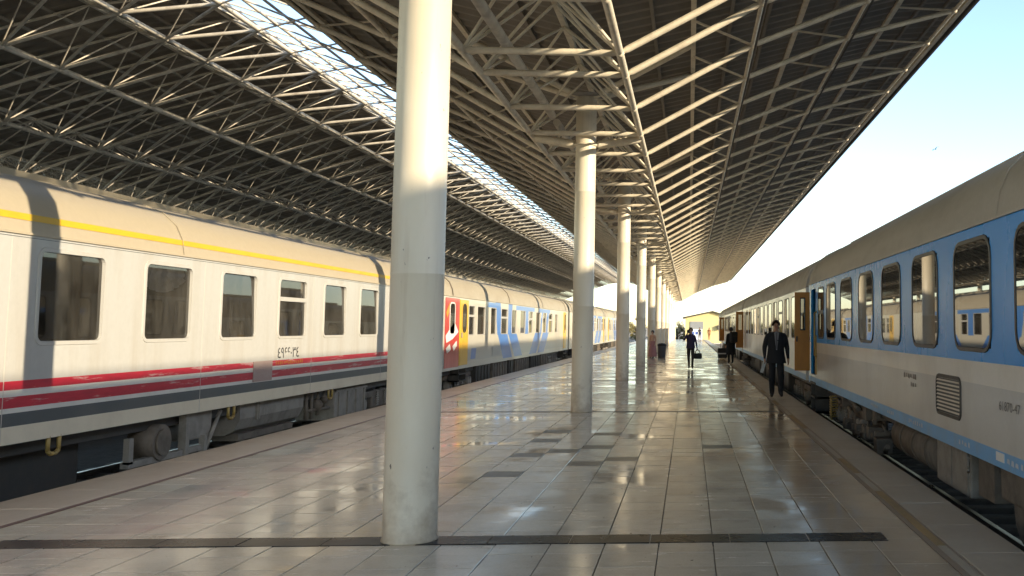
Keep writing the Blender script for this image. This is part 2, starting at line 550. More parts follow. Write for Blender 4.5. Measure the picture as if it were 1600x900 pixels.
sl = MB()
sl.box(-1.2, 1.2, -.12, .12, -.74, -.62, bev=.02)
sleeper_mesh = sl.mesh('sleeper', MAT['sleeper'])


def railway_track(xc, label):
    t = empty('railway_track', (xc, 0, 0))
    tag(t, label, 'railway track', 'tracks beside the platform')
    for s in (-1, 1):
        r = MB()
        prof = [(-.07, -.72), (.07, -.72), (.07, -.70), (.012, -.68), (.012, -.60), (.036, -.585), (.036, -.555), (.028, -.55), (-.028, -.55), (-.036, -.555), (-.036, -.585), (-.012, -.60), (-.012, -.68), (-.07, -.70)]
        k = len(prof)
        vs = [(p[0], y, p[1]) for y in (-40, 240) for p in prof]
        r.idx(vs, [(i, (i + 1) % k, k + (i + 1) % k, k + i) for i in range(k)])
        r.build('rail', MAT['rail'], t, (s * .7525, 0, 0))
    rest = MB()
    cnt = 0
    for i in range(400):
        y = -38 + i * .62
        if 6 < y < 70:
            link('sleeper', sleeper_mesh, t, (0, y, 0))
        elif y < 200:
            rest.box(-1.2, 1.2, y - .12, y + .12, -.74, -.62)
    tag(rest.build('sleepers', MAT['sleeper'], t), kind='stuff')


railway_track(4.115, 'railway track under the blue and white train')
railway_track(-8.165, 'railway track under the train with the red stripes')

PL, PR = -6.22, 2.43
Y0, Y1 = -12.0, 134.0
plat = empty('platform', (0, 0, 0))
tag(plat, kind='structure')
pb = MB()
pb.box(PL + .06, PR - .06, Y0, Y1, -.95, -.035)
pb.build('platform_core', MAT['platform_side'], plat)
dark_reflections = [(-2.05, 10.94), (-2.05, 12.44), (-1.9, 13.95), (-1.62, 12.88), (-2.05, 15.4), (-1.2, 13.2), (-.85, 12.17), (-1.2, 11.72), (-1.25, 14.75), (.38, 13.29)]


def tile_box(mb, hx, hy, b=.006):
    vs = [(-hx, -hy, -.03), (hx, -hy, -.03), (hx, hy, -.03), (-hx, hy, -.03), (-hx, -hy, -b), (hx, -hy, -b), (hx, hy, -b), (-hx, hy, -b),
          (-hx + b, -hy + b, 0), (hx - b, -hy + b, 0), (hx - b, hy - b, 0), (-hx + b, hy - b, 0)]
    fs = [(8, 9, 10, 11)]
    for i in range(4):
        j = (i + 1) % 4
        fs += [(i, j, 4 + j, 4 + i), (4 + i, 4 + j, 8 + j, 8 + i)]
    mb.idx(vs, fs)


tm = MB(); tile_box(tm, .1965, .1985, .003)
tile_mesh = tm.mesh('paving_tile', MAT['tile'])
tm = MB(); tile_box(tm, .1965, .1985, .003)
tile_mesh_dark = tm.mesh('reflection_paving_tile', MAT['tile_reflection'])
tiles = []
X_T0 = -5.41
drain_rows = [7.56, 18.8, 30.0]
for j in range(int((Y1 - Y0) / .4)):
    y = Y0 + .2 + j * .4 - .1
    for i in range(18):
        x = X_T0 + .2 + i * .4
        tiles.append((x, y))
show = [t for t in tiles if in_frame((t[0], t[1], 0), 10)]
show.sort(key=lambda t: project((t[0], t[1], 0))[2])
near = set(show[:300])
rest = MB()
rr = random.Random(3)
for (x, y) in tiles:
    tx, ty, dz = rr.gauss(0, .0026), rr.gauss(0, .0026), rr.uniform(-.0012, .0012)
    dark = any(abs(x - a) < .2 and abs(y - b) < .2 for a, b in dark_reflections)
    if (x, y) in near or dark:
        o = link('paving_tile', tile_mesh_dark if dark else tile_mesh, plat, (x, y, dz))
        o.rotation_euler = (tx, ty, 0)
    else:
        h, g_ = .1965, .1985
        c = [(-h, -g_), (h, -g_), (h, g_), (-h, g_)]
        rest.face([(x + a, y + b, dz + b * tx - a * ty) for a, b in c])
        if project((x, y, 0)) and project((x, y, 0))[2] < 30:
            rest.face([(x - h, y - h, -.03), (x + h, y - h, -.03), (x + h, y - h, dz - h * tx), (x - h, y - h, dz - h * tx)])
tag(rest.build('paving_tiles', MAT['tile'], plat), kind='stuff')
# coping stones on both edges, marking lines just inside them
cpL = MB(); cpL.box(PL - .0, -5.475, -.497, .497, -.12, .0, bev=.012)
cpLm = cpL.mesh('coping_stone', MAT['coping'])
cpR = MB(); cpR.box(1.935, PR, -.497, .497, -.12, .0, bev=.012)
cpRm = cpR.mesh('coping_stone', MAT['coping'])
for k in range(146):
    y = Y0 + .5 + k
    if y > Y1 or (k % 1):
        continue
    if y < 60:
        link('coping_stone', cpLm, plat, (0, y, rr.uniform(-.002, .002)))
        link('coping_stone', cpRm, plat, (0, y, rr.uniform(-.002, .002)))
far = MB()
far.box(PL, -5.475, 60.4, Y1, -.12, 0)
far.box(1.935, PR, 60.4, Y1, -.12, 0)
far.build('coping_run', MAT['coping'], plat)
ed = MB()
ed.box(-5.47, -5.415, Y0, Y1, -.03, .001)
ed.build('edge_line', MAT['red_line'], plat)
ed = MB()
ed.box(1.795, 1.84, Y0, Y1, -.03, -.001)
ed.box(1.915, 1.93, Y0, Y1, -.03, -.001)
ed.build('edge_line', MAT['brown_line'], plat)
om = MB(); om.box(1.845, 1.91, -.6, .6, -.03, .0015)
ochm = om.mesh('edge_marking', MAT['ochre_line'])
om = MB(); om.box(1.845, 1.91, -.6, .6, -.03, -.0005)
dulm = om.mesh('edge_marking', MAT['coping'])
for k in range(80):
    y = Y0 + .6 + k * 1.203
    has_ochre = (10.8 < y < 12.6) or (7.6 < y < 9.2) or (15.2 < y < 18) or (y > 20 and k % 3 == 0)  # stretches where the worn ochre paint remains
    link('edge_marking', ochm if has_ochre else dulm, plat, (0, y, 0))
# drain covers across the platform
dr = MB()
dr.box(-.298, .298, -.145, .145, -.03, .004, bev=.004)
drm = dr.mesh('drain_cover', MAT['drain'])
for k in range(11):
    o = link('drain_cover', drm, plat, (-4.72 + k * .6 - .06, 7.56, rr.uniform(-.001, .0015)))
    o.rotation_euler = (rr.gauss(0, .003), rr.gauss(0, .003), 0)
dr = MB(); dr.box(-3.5, 3.6, -.06, .06, -.03, .003)
for y in drain_rows[1:] + [41.2]:
    dr.build('joint_strip', MAT['joint'], plat, (-1.9, y, 0))

# the neighbouring platform beyond the left train
pl2 = MB()
pl2.box(-22.4, -13.6, -12, 134, -.95, 0)
tag(pl2.build('far_platform', MAT['platform_side']), kind='structure')

# ------------------------------------------------------------------ columns
COLS = [7.6 + 11.2 * k for k in range(12)]
ORD = ['nearest', 'second nearest', 'third', 'fourth', 'fifth', 'sixth', 'seventh', 'eighth', 'ninth', 'tenth', 'eleventh', 'twelfth']
cm = MB()
cm.lathe([(.206, 0), (.206, .015), (.198, .03), (.198, 1.995), (.2005, 2.0), (.198, 2.005), (.196, 4.195), (.1985, 4.2), (.196, 4.205), (.196, 5.10), (.196, 6.05)], 40)
colmesh = cm.mesh('shaft', MAT['column'])
cm = MB()
cm.lathe([(.198, 5.09), (.23, 5.10), (.23, 5.13), (.198, 5.14)], 32, cap=False)
capmesh = cm.mesh('collar', MAT['bar'])
cm = MB()
cm.lathe([(.10, 6.05), (.34, 6.06), (.34, 6.10), (.10, 6.11)], 24)
padmesh = cm.mesh('bearing_plate', MAT['grime_light'])
for k, y in enumerate(COLS):
    t = empty('support_column', (-2.085 if k == 0 else -2.03, y, 0))
    tag(t, ('%s round cream column in the row along the platform' % ORD[k]) if k > 1 else ('%s round cream column, %s' % (ORD[k], 'cut off by the top of the picture' if k == 0 else 'standing clear behind the largest one')), 'column', 'columns along the middle of the platform', 'thing')
    for nm, me in (('shaft', colmesh), ('collar', capmesh), ('bearing_plate', padmesh)):
        link(nm, me, t)
for k in range(11):
    y = 9.0 + 11.2 * k
    t = empty('support_column', (-17.95, y, 0))
    tag(t, 'round column of the far platform, its head just above the striped train', 'column', 'columns on the far platform', 'thing')
    for nm, me in (('shaft', colmesh), ('collar', capmesh), ('bearing_plate', padmesh)):
        link(nm, me, t)

# ------------------------------------------------------------------ canopies (space frames)
um = MB()
prof = [(.42, 0), (1, .05), (1, .95), (.42, 1)]
um.lathe(prof, 8)
UNIT = {}
ub = MB(); ub.sphere((0, 0, 0), 1.0, 10, 6)


def unit_meshes(mat):
    if mat.name not in UNIT:
        UNIT[mat.name] = (um.mesh('bar', mat), ub.mesh('ball', mat))
    return UNIT[mat.name]


def bar_matrix(a, b, r):
    a, b = Vector(a), Vector(b)
    d = b - a
    q = d.to_track_quat('Z', 'Y').to_matrix().to_4x4()
    return Matrix.Translation(a) @ q @ Matrix.Diagonal((r, r, d.length, 1))


def add_bars(name, rest_name, bars, parent, mat, limit=300):
    bm_, _ = unit_meshes(mat)
    scored = []
    for i, (a, b, r) in enumerate(bars):
        mid = [(a[k] + b[k]) / 2 for k in range(3)]
        if in_frame(mid, 60) or in_frame(a, 0) or in_frame(b, 0):
            q = project(mid)
            if q:
                L = (Vector(a) - Vector(b)).length
                scored.append((-L * r / q[2] ** 2, i))
    scored.sort()
    pick = set(i for _, i in scored[:limit])
    rest_ = MB()
    for i, (a, b, r) in enumerate(bars):
        if i in pick:
            link(name, bm_, parent, matrix=bar_matrix(a, b, r))
        else:
            rest_.tube(a, b, r, n=6, caps=False)
    if rest_.v:
        tag(rest_.build(rest_name, mat, parent), kind='stuff')


def add_balls(balls, parent, mat, limit=120):
    _, bb = unit_meshes(mat)
    sc_ = sorted([(project(p)[2] / r, i) for i, (p, r) in enumerate(balls) if in_frame(p)])
    pick = set(i for _, i in sc_[:limit])
    rest_ = MB()
    for i, (p, r) in enumerate(balls):
        if i in pick:
            o = link('ball_node', bb, parent, p)
            o.scale = (r, r, r)
        else:
            rest_.sphere(p, r, 6, 4)
    tag(rest_.build('ball_nodes', mat, parent), kind='stuff')


def corrugated(prof, y0, y1, mat, name, parent, period=.40, amp=.032):
    n = int((y1 - y0) / period * 4)
    P = len(prof)
    vs, fs = [], []
    for i in range(n + 1):
        y = y0 + (y1 - y0) * i / n
        k = i % 4
        dz = (amp, amp, -amp, -amp)[k]
        for x, z in prof:
            vs.append((x, y, z + dz))
    for i in range(n):
        for j in range(P - 1):
            fs.append((i * P + j, i * P + j + 1, (i + 1) * P + j + 1, (i + 1) * P + j))
    b = MB()
    b.idx(vs, fs)
    return b.build(name, mat, parent)


def interp(prof, x):
    for (xa, za), (xb, zb) in zip(prof[:-1], prof[1:]):
        if xa <= x <= xb:
            return za + (zb - za) * (x - xa) / (xb - xa)
    return prof[0][1] if x < prof[0][0] else prof[-1][1]


def canopy(label, bottom, deck, stations, mat_bar, mat_deck, rt, rl, rw, top_x, extra=None, balls_r=.065, planar=True, xmid=-2.02):
    t = empty('platform_canopy', (0, 0, 0))
    tag(t, label, 'canopy', 'station canopies')
    ys = stations
    y0, y1 = ys[0] - 1.0, ys[-1] + 1.0
    trans, longi, webs, balls = [], [], [], []
    topn = [(x, interp(deck, x) - .10) for x in top_x]
    for k, y in enumerate(ys):
        for (xa, za), (xb, zb) in zip(bottom[:-1], bottom[1:]):
            trans.append(((xa, y, za), (xb, y, zb), rt))
        for (x, z) in bottom:
            balls.append(((x, y, z), balls_r))
        ym = (y + ys[k + 1]) / 2 if k + 1 < len(ys) else None
        yp = (y + ys[k - 1]) / 2 if k > 0 else None
        for (x, z) in bottom:
            if k + 1 < len(ys):
                longi.append(((x, y, z), (x, ys[k + 1], z), rl * (1.55 if planar and abs(x - xmid) < 1.2 else 1)))
            cand = sorted(topn, key=lambda q: abs(q[0] - x))
            lo_ = [q for q in topn if q[0] < x]
            hi_ = [q for q in topn if q[0] >= x]
            inner, outer = (lo_, hi_) if x > xmid else (hi_[::-1], lo_[::-1])
            if planar:
                if inner:
                    webs.append(((x, y, z), (inner[-1][0], y, inner[-1][1]), rw))
                if abs(x - xmid) < 1.2:
                    for yy in (ym, yp):
                        if yy is not None:
                            webs.append(((x, y, z), (xmid, yy, interp(deck, xmid) - .1), rw))
            else:
                for yy in (ym, yp):
                    if yy is not None and inner:
                        webs.append(((x, y, z), (inner[-1][0], yy, inner[-1][1]), rw * .62))
                if outer and ym is not None:
                    webs.append(((x, y, z), (outer[0][0], ym, outer[0][1]), rw * .6))
                    if yp is not None:
                        webs.append(((x, y, z), (outer[0][0], yp, outer[0][1]), rw * .5))
                if ym is not None:
                    j = bottom.index((x, z))
                    if j > 0:
                        webs.append(((x, y, z), (bottom[j - 1][0], ys[k + 1], bottom[j - 1][1]), rw * 1.15))
        if not planar and ym is not None:
            for (xa, za), (xb, zb) in zip(topn[:-1], topn[1:]):
                trans.append(((xa, ym, za), (xb, ym, zb), rt * .75))
    add_bars('transverse_bar', 'transverse_bars', trans, t, mat_bar)
    add_bars('longitudinal_bar', 'longitudinal_bars', longi, t, mat_bar)
    add_bars('diagonal_strut', 'diagonal_struts', webs, t, mat_bar)
    add_balls(balls, t, mat_bar)
    for (x, z) in topn:
        p = MB()
        p.box(x - .045, x + .045, y0, y1, z + .0, z + .07)
        p.build('purlin', mat_bar, t)
    xs = [p[0] for p in deck]
    for a, b in zip(xs[:-1], xs[1:]):
        for f in (.33, .67):
            x = a + (b - a) * f
            z = interp(deck, x)
            p = MB()
            p.box(x - .03, x + .03, y0, y1, z - .09, z - .028)
            p.build('purlin', MAT['deck'], t)
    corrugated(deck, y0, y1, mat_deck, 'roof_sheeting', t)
    for x, z, s in ((deck[0][0], deck[0][1], -1), (deck[-1][0], deck[-1][1], 1)):
        p = MB()
        p.box(x, x + s * .05, y0, y1, z - .13, z + .08)
        p.build('fascia', MAT['fascia'], t)
    if extra:
        add_bars('tie_rod', 'tie_rods', extra, t, mat_bar, 120)
    return t


XC = -2.02
st = [13.0 - 2.2 * k for k in range(9)][::-1] + [14.15 + 2.2 * k for k in range(55)]
bottomC = [(XC - 5.06, 7.28), (XC - 3.06, 6.44), (XC - 1.05, 5.30), (XC + 1.05, 5.30), (XC + 3.06, 6.44), (XC + 5.06, 7.28), (XC + 7.2, 7.88)]
deckC = [(XC - 5.35, 7.62), (XC - 4.06, 7.50), (XC - 2.05, 6.95), (XC, 6.45), (XC + 2.05, 6.95), (XC + 4.06, 7.50), (XC + 6.06, 8.02), (XC + 7.62, 8.17)]
topC = [XC - 5.2, XC - 4.06, XC - 2.05, XC, XC + 2.05, XC + 4.06, XC + 6.06, XC + 7.5]
extra = []
for y in COLS:
    top = (XC, y, 6.0)
    for x in (XC - 2.05, XC + 2.05):
        for dy in (-1.1, 1.1):
            extra.append((top, (x, y + dy, 6.83), .06))
    for dx in (-1.05, 1.05):
        extra.append(((XC + .2 * (1 if dx > 0 else -1), y, 5.12), (XC + dx, y + .1, 5.28), .085))
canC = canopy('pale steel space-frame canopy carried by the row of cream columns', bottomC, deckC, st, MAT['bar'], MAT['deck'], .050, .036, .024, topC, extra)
cd = MB()
for a, b in ((1.0, 18.5), (19.1, 29.7), (30.3, 40.9), (41.5, 130)):
    cd.tube((XC - .62, a, 5.62), (XC - .62, b, 5.62), .075, n=12)
cd.build('conduit', MAT['bar_old'], canC)
cd = MB()
cd.tube((XC + 1.0, 0, 5.43), (XC + 1.0, 130, 5.43), .022)
cd.tube((XC + 3.1, 0, 6.36), (XC + 3.1, 130, 6.36), .02)
cd.tube((XC + 5.1, 0, 7.18), (XC + 5.1, 130, 7.18), .02)
cd.build('cable', MAT['dark_steel'], canC)

XL_ = -17.95
half = [(1.05, 5.20), (3.0, 6.0), (5.14, 6.765), (7.22, 7.45), (9.06, 7.67)]
half_l = half + [(11.1, 7.85), (13.2, 7.95)]
bottomL = [(XL_ - d, z) for d, z in reversed(half_l)] + [(XL_ + d, z) for d, z in half]
dk = [(0, 6.1), (2.0, 6.65), (4.07, 7.3), (6.18, 7.95), (8.2, 8.25)]
dk_l = dk + [(10.1, 8.45), (12.1, 8.55), (14.4, 8.62)]
deckL = [(XL_ - d, z) for d, z in reversed(dk_l[1:])] + [(XL_ + d, z) for d, z in dk]
topL = [XL_ - 14.2, XL_ - 12.1, XL_ - 10.1, XL_ - 8.1, XL_ - 6.18, XL_ - 4.07, XL_ - 2, XL_, XL_ + 2, XL_ + 4.07, XL_ + 6.18, XL_ + 8.1]
stL = [3.6 + 1.66 * k for k in range(78)]
ties = []
for xx, zz in ((-8.2, 7.55), (-7.75, 7.5), (-9.3, 7.95)):
    ties.append(((xx, stL[0], zz), (xx, stL[-1], zz), .028))
for k in range(len(stL) - 1):
    y = stL[k]
    a = (XL_ + 9.06, y, 7.67)
    ties.append((a, (XC - 5.1, stL[k + 1] + .6, 7.32), .020))
    if k > 0:
        ties.append((a, (XC - 5.1, stL[k - 1] - .3, 7.36), .020))
    ties.append(((XL_ + 8.1, y + .8, 8.14), (XL_ + 9.06, y, 7.67), .024))
    ties.append(((XL_ + 8.1, y + .8, 8.16), (XC - 5.2, y + 1.9, 7.6), .022))
    ties.append(((XL_ + 8.1, y + .8, 8.16), (XC - 5.2, y - .5, 7.6), .018))
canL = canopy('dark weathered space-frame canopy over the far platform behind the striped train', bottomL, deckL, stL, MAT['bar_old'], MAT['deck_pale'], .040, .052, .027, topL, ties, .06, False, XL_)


# ------------------------------------------------------------------ coaches
def rrect(yc, zc, w, h, r, n=4):
    pts = []
    for cx, cz, a0 in ((w / 2 - r, h / 2 - r, 0), (-w / 2 + r, h / 2 - r, PI / 2), (-w / 2 + r, -h / 2 + r, PI), (w / 2 - r, -h / 2 + r, 3 * PI / 2)):
        for i in range(n + 1):
            a = a0 + PI / 2 * i / n
            pts.append((yc + cx + r * math.cos(a), zc + cz + r * math.sin(a)))
    return pts


def ring(mb, s, yc, zc, w, h, r, border, proud, depth, mi=0):
    """rounded window surround: outer outline proud of the wall, inner outline running back into the opening"""
    o_ = rrect(yc, zc, w + 2 * border, h + 2 * border, r + border)
    i_ = rrect(yc, zc, w, h, r)
    n = len(o_)
    X = lambda t: s * t
    vs = [(X(.001), *p) for p in o_] + [(X(-proud), *p) for p in rrect(yc, zc, w + 2 * border - .012, h + 2 * border - .012, r + border - .006)]
    vs += [(X(-proud), *p) for p in rrect(yc, zc, w + .008, h + .008, r + .004)] + [(X(depth), *p) for p in i_]
    fs = []
    for k in range(3):
        for i in range(n):
            j = (i + 1) % n
            fs.append((k * n + i, k * n + j, (k + 1) * n + j, (k + 1) * n + i))
    mb.idx(vs, fs, mi, False)


def pane_mesh(s, yc, zc, w, h, r, t):
    b = MB()
    pts = rrect(yc, zc, w, h, r)
    vs = [(s * t, *p) for p in pts]
    b.face(vs if s < 0 else vs[::-1])
    return b


GLOBAL_MESH = {}


def window(root, s, y, z, w, h, r, frame_mat, glass, border=.045, vent=False, curtain=None, tilt=0.0):
    key = (s, w, h, r, frame_mat.name, glass.name, border, vent, curtain)
    if key not in GLOBAL_MESH:
        f = MB()
        ring(f, s, 0, 0, w, h, r, border, .010 if s > 0 else .012, .03)
        if vent:
            zb = h / 2 - h * .34
            f.box(-s * .012, s * .05, -w / 2, w / 2, zb - .035, zb + .035)
        p = pane_mesh(s, 0, 0, w, h, r, -.004 if s > 0 else .022)
        c = None
        if curtain:
            c = MB()
            n = 26
            vs, fs = [], []
            for i in range(n + 1):
                u = i / n
                yy = -w / 2 + w * u
                sag = math.sin(PI * u)
                for k in range(7):
                    v = k / 6
                    low = h / 2 - h * (.20 + .16 * sag if curtain == 'sag' else (.22 if curtain == 'top' else .98))
                    zz = h / 2 - (h / 2 - low) * v
                    amp = .018 * math.sin(i * 1.9) + .02 * math.sin(v * 14 + u * 5 * (1 if curtain == 'sag' else .2))
                    vs.append((s * (.11 + amp), yy, zz))
            for i in range(n):
                for k in range(6):
                    fs.append((i * 7 + k, (i + 1) * 7 + k, (i + 1) * 7 + k + 1, i * 7 + k + 1))
            c.idx(vs, fs, 0, True)
        GLOBAL_MESH[key] = (f.mesh('window', frame_mat), p.mesh('pane', glass), c.mesh('curtain', MAT['curtain']) if c else None)
    fm, pm, cmm = GLOBAL_MESH[key]
    o = link('window', fm, root, (0, y, z))
    pn = link('pane', pm, o)
    pn.rotation_euler = (0, random.gauss(0, .0008) - tilt, random.gauss(0, .0016))
    if cmm:
        link('curtain', cmm, o)
    return o


def hand_rail(s, y, z0, z1, parent, mat, r=.014):
    b = MB()
    b.path([(0, y, z0), (-s * .05, y, z0 + .03), (-s * .05, y, z1 - .03), (0, y, z1)], r)
    return b.build('handrail', mat, parent)


def wall_with_openings(s, L, z0, z1, bands, openings, depth=.05):
    ycut = sorted(set([0, L] + [q for o in openings for q in o[:2]] + [L * i / 12 for i in range(1, 12)]))
    zcut = sorted(set([z0, z1] + [b[0] for b in bands] + [b[1] for b in bands] + [q for o in openings for q in o[2:4]]))
    zcut = [z for z in zcut if z0 - 1e-6 <= z <= z1 + 1e-6]
    b = MB()
    for ya, yb in zip(ycut[:-1], ycut[1:]):
        if yb - ya < 1e-5:
            continue
        for za, zb in zip(zcut[:-1], zcut[1:]):
            if zb - za < 1e-5:
                continue
            ym, zm = (ya + yb) / 2, (za + zb) / 2
            if any(o[0] < ym < o[1] and o[2] < zm < o[3] for o in openings):
                continue
            mi = 0
            for k0, k1, m_ in bands:
                if k0 <= zm <= k1:
                    mi = m_
            q = [(0, ya, za), (0, yb, za), (0, yb, zb), (0, ya, zb)]
            b.face(q if s < 0 else q[::-1], mi)
    for o in openings:
        d = s * depth
        ya, yb, za, zb = o[:4]
        b.face([(0, ya, za), (d, ya, za), (d, yb, za), (0, yb, za)])
        b.face([(0, ya, zb), (0, yb, zb), (d, yb, zb), (d, ya, zb)])
        b.face([(0, ya, za), (0, ya, zb), (d, ya, zb), (d, ya, za)])
        b.face([(0, yb, za), (d, yb, za), (d, yb, zb), (0, yb, zb)])
    return b


def roof_part(s, L, prof, mat, root, band=None, seams=(), seam_mat=None):
    W = 2.83
    full = [(t, z) for t, z in prof] + [(W - t, z) for t, z in reversed(prof[:-1])]
    n = 24
    b = MB()
    P = len(full)
    vs = [(s * t, L * i / n, z) for i in range(n + 1) for t, z in full]
    fs = []
    for i in range(n):
        for j in range(P - 1):
            q = (i * P + j, (i + 1) * P + j, (i + 1) * P + j + 1, i * P + j + 1)
            fs.append(q if s > 0 else q[::-1])
    b.idx(vs, fs, 0, True)
    for y in (0, L):
        b.face([(s * t, y, z) for t, z in full])
    r = b.build('roof', mat, root)
    c = MB()
    c.box(-s * .022, s * .02, 0, L, prof[0][1] - .012, prof[0][1] + .012)
    c.build('gutter', mat, r)
    if band:
        c = MB()
        za, zb, bm_ = band
        pts = []
        for z in (za, (za + zb) / 2, zb):
            for (ta, z1_), (tb, z2_) in zip(prof[:-1], prof[1:]):
                if z1_ <= z <= z2_:
                    pts.append((ta + (tb - ta) * (z - z1_) / (z2_ - z1_), z))
        for (ta, z1_), (tb, z2_) in zip(pts[:-1], pts[1:]):
            q = [(s * (ta - .006), 0, z1_ + .003), (s * (ta - .006), L, z1_ + .003), (s * (tb - .006), L, z2_ + .003), (s * (tb - .006), 0, z2_ + .003)]
            c.face(q if s < 0 else q[::-1])
        c.build('roof_band', bm_, r)
    for y, wd in seams:
        c = MB()
        pr = [(t - .012, z + .012) for t, z in prof] + [(W - t + .012, z + .012) for t, z in reversed(prof[:-1])]
        for (ta, z1_), (tb, z2_) in zip(pr[:-1], pr[1:]):
            q = [(s * ta, y - wd, z1_), (s * ta, y + wd, z1_), (s * tb, y + wd, z2_), (s * tb, y - wd, z2_)]
            c.face(q if s > 0 else q[::-1], 0, False)
            for yy in (y - wd, y + wd):
                c.face([(s * ta, yy, z1_), (s * tb, yy, z2_), (s * (tb + .0), yy, z2_ - .016), (s * ta, yy, z1_ - .016)])
        c.build('roof_seam', seam_mat or mat, r)
    # ridge catwalk and vents
    c = MB()
    for t in (.9, 1.9):
        c.box(s * (t - .02), s * (t + .02), .5, L - .5, prof[-1][1] - .06, prof[-1][1] + .045)
    c.build('ridge_rib', mat, r)
    for y in (L * .25, L * .5, L * .75):
        c = MB()
        c.box(s * 1.15, s * 1.68, y - .35, y + .35, prof[-1][1] - .03, prof[-1][1] + .07, bev=.03)
        c.build('roof_vent', mat, r)
    return r


wh = MB()
wh_prof = [(.0, -.07), (.12, -.07), (.12, -.02), (.36, -.015), (.44, -.05), (.46, -.05), (.46, .02), (.43, .06), (.12, .03), (.12, .07), (0, .07)]
nn = 28
vs, fs = [], []
for r_, x_ in wh_prof:
    for i in range(nn):
        a = 2 * PI * i / nn
        vs.append((x_, r_ * math.cos(a), r_ * math.sin(a)))
for k in range(len(wh_prof) - 1):
    for i in range(nn):
        fs.append((k * nn + i, k * nn + (i + 1) % nn, (k + 1) * nn + (i + 1) % nn, (k + 1) * nn + i))
wh.idx(vs, fs, 0, True)
WHEEL = wh.mesh('wheel', MAT['grime'])
bgm = {}


def bogie(root, s, y):
    """two-axle bogie with side frame, axle boxes, springs and brake gear; centre at local y"""
    if s not in bgm:
        f = MB()
        for t in (.38, 2.45):
            x = s * t
            f.box(x - .05, x + .05, -1.75, 1.75, .02, .16, bev=.02)
            f.box(x - .06, x + .06, -.6, .6, -.22, .04, bev=.03)
        f.box(s * .38, s * 2.45, -.25, .25, .0, .14)
        sp = []
        for a in (-1.25, 1.25):
            k = MB()
            k.box(s * .28, s * .46, a - .17, a + .17, -.25, .02, bev=.04)
            k.tube((s * .25, a, -.1), (s * .3, a, -.1), .12, n=16)
            sp.append(k.mesh('axle_box', MAT['grime_light']))
        q = MB()
        for a in (-.28, .28):
            for i in range(7):
                z = -.18 + i * .05
                q.tube((s * .30, a - .07, z), (s * .30, a + .07, z + .025), .02, n=6)
                q.tube((s * .30, a + .07, z + .025), (s * .42, a, z + .05), .02, n=6)
        bgm[s] = (f.mesh('bogie', MAT['grime']), sp, q.mesh('spring', MAT['grime_light']))
    fm, sp, q = bgm[s]
    o = link('bogie', fm, root, (0, y, 0))
    for a in (-1.25, 1.25):
        for t in (.66, 2.17):
            link('wheel', WHEEL, o, (s * t, a, -.09))
    for m_ in sp:
        link('axle_box', m_, o)
    link('spring', q, o)
    return o


def coach(name, label, s, xs, y0, y1, z0, zt, bands, mats, roofp, roofmat, wins, frame_mat, glass, band=None, seams=None, seam_mat=None, doors=(), wr=.10, interior=None, wborder=.045, group=None):
    L = y1 - y0
    root = empty(name, (xs, y0, 0))
    tag(root, label, 'railway coach', group)
    ops = []
    for w in wins:
        ops.append((w['y'] - y0 - w['w'] / 2 - .004, w['y'] - y0 + w['w'] / 2 + .004, w['z'] - w['h'] / 2 - .004, w['z'] + w['h'] / 2 + .004))
    for d in doors:
        if d.get('open'):
            ops.append((d['a'] - y0, d['b'] - y0, d['z0'], d['z1']))
    wall_with_openings(s, L, z0, zt, bands, ops).build('side_wall', mats, root)
    W = 2.83
    sh = MB()
    # far wall, ends, floor
    q = [(s * W, 0, z0), (s * W, L, z0), (s * W, L, zt), (s * W, 0, zt)]
    sh.face(q, 0)
    for y in (0, L):
        sh.face([(0, y, z0), (s * W, y, z0), (s * W, y, zt), (0, y, zt)], 0)
    sh.face([(0, 0, z0), (s * W, 0, z0), (s * W, L, z0), (0, L, z0)], 1)
    sh.build('body_shell', [mats[0], MAT['dark_steel']], root)
    ib = MB()
    ib.box(s * .95, s * 1.0, .1, L - .1, z0 + .02, zt - .02)
    for y in [w['y'] - y0 + .95 for w in wins[::1]]:
        if 0 < y < L - .2:
            ib.box(s * .07, s * .95, y - .03, y + .03, z0 + .02, zt - .02)
    for w in wins:
        yy = w['y'] - y0
        for k in (-1, 1):
            a = yy + k * .72
            ib.box(s * .12, s * .92, a - .22, a + .22, 1.0, 1.42)
            ib.box(s * .12, s * .92, a + k * .12 - .08, a + k * .12 + .08, 1.42, 1.95)
    ib.build('interior', interior or MAT['interior'], root)
    if seams is None:
        seams = [(L * .25, .012), (L * .5, .012), (L * .75, .012)]
    roof_part(s, L, roofp, roofmat, root, band, seams, seam_mat)
    for w in wins:
        window(root, s, w['y'] - y0, w['z'], w['w'], w['h'], w.get('r', wr), frame_mat, w.get('glass', glass), w.get('border', wborder), w.get('vent', False), w.get('curtain'), w.get('tilt', 0.0))
    uf = MB()
    uf.box(s * .25, s * .40, .3, L - .3, z0 - .16, z0 + .0)
    uf.box(s * 2.43, s * 2.58, .3, L - .3, z0 - .16, z0 + .0)
    uf.box(s * .95, s * 1.9, .2, L - .2, z0 - .30, z0 - .01)
    uf.build('underframe', MAT['dark_steel'], root)
    for y in (3.6, L - 3.6):
        bogie(root, s, y)
    for y, sg in ((0, -1), (L, 1)):
        g = MB()
        for k in range(4):
            yy = y + sg * (.02 + k * .045)
            g.box(s * .85, s * 1.98, yy, yy + sg * .03, z0 + .1, 2.5)
        g.build('gangway', MAT['black'], root)
        for t in (.54, 2.29):
            g = MB()
            g.tube((s * t, y, .50), (s * t, y + sg * .16, .50), .06, n=12)
            g.tube((s * t, y + sg * .16, .50), (s * t, y + sg * .18, .50), .2, n=20)
            g.build('buffer', MAT['dark_steel'], root)
    return root


def flat_poly(s, pts, off, thick=.002):
    b = MB()
    q = [(-s * off, y, z) for y, z in pts]
    b.face(q)
    return b


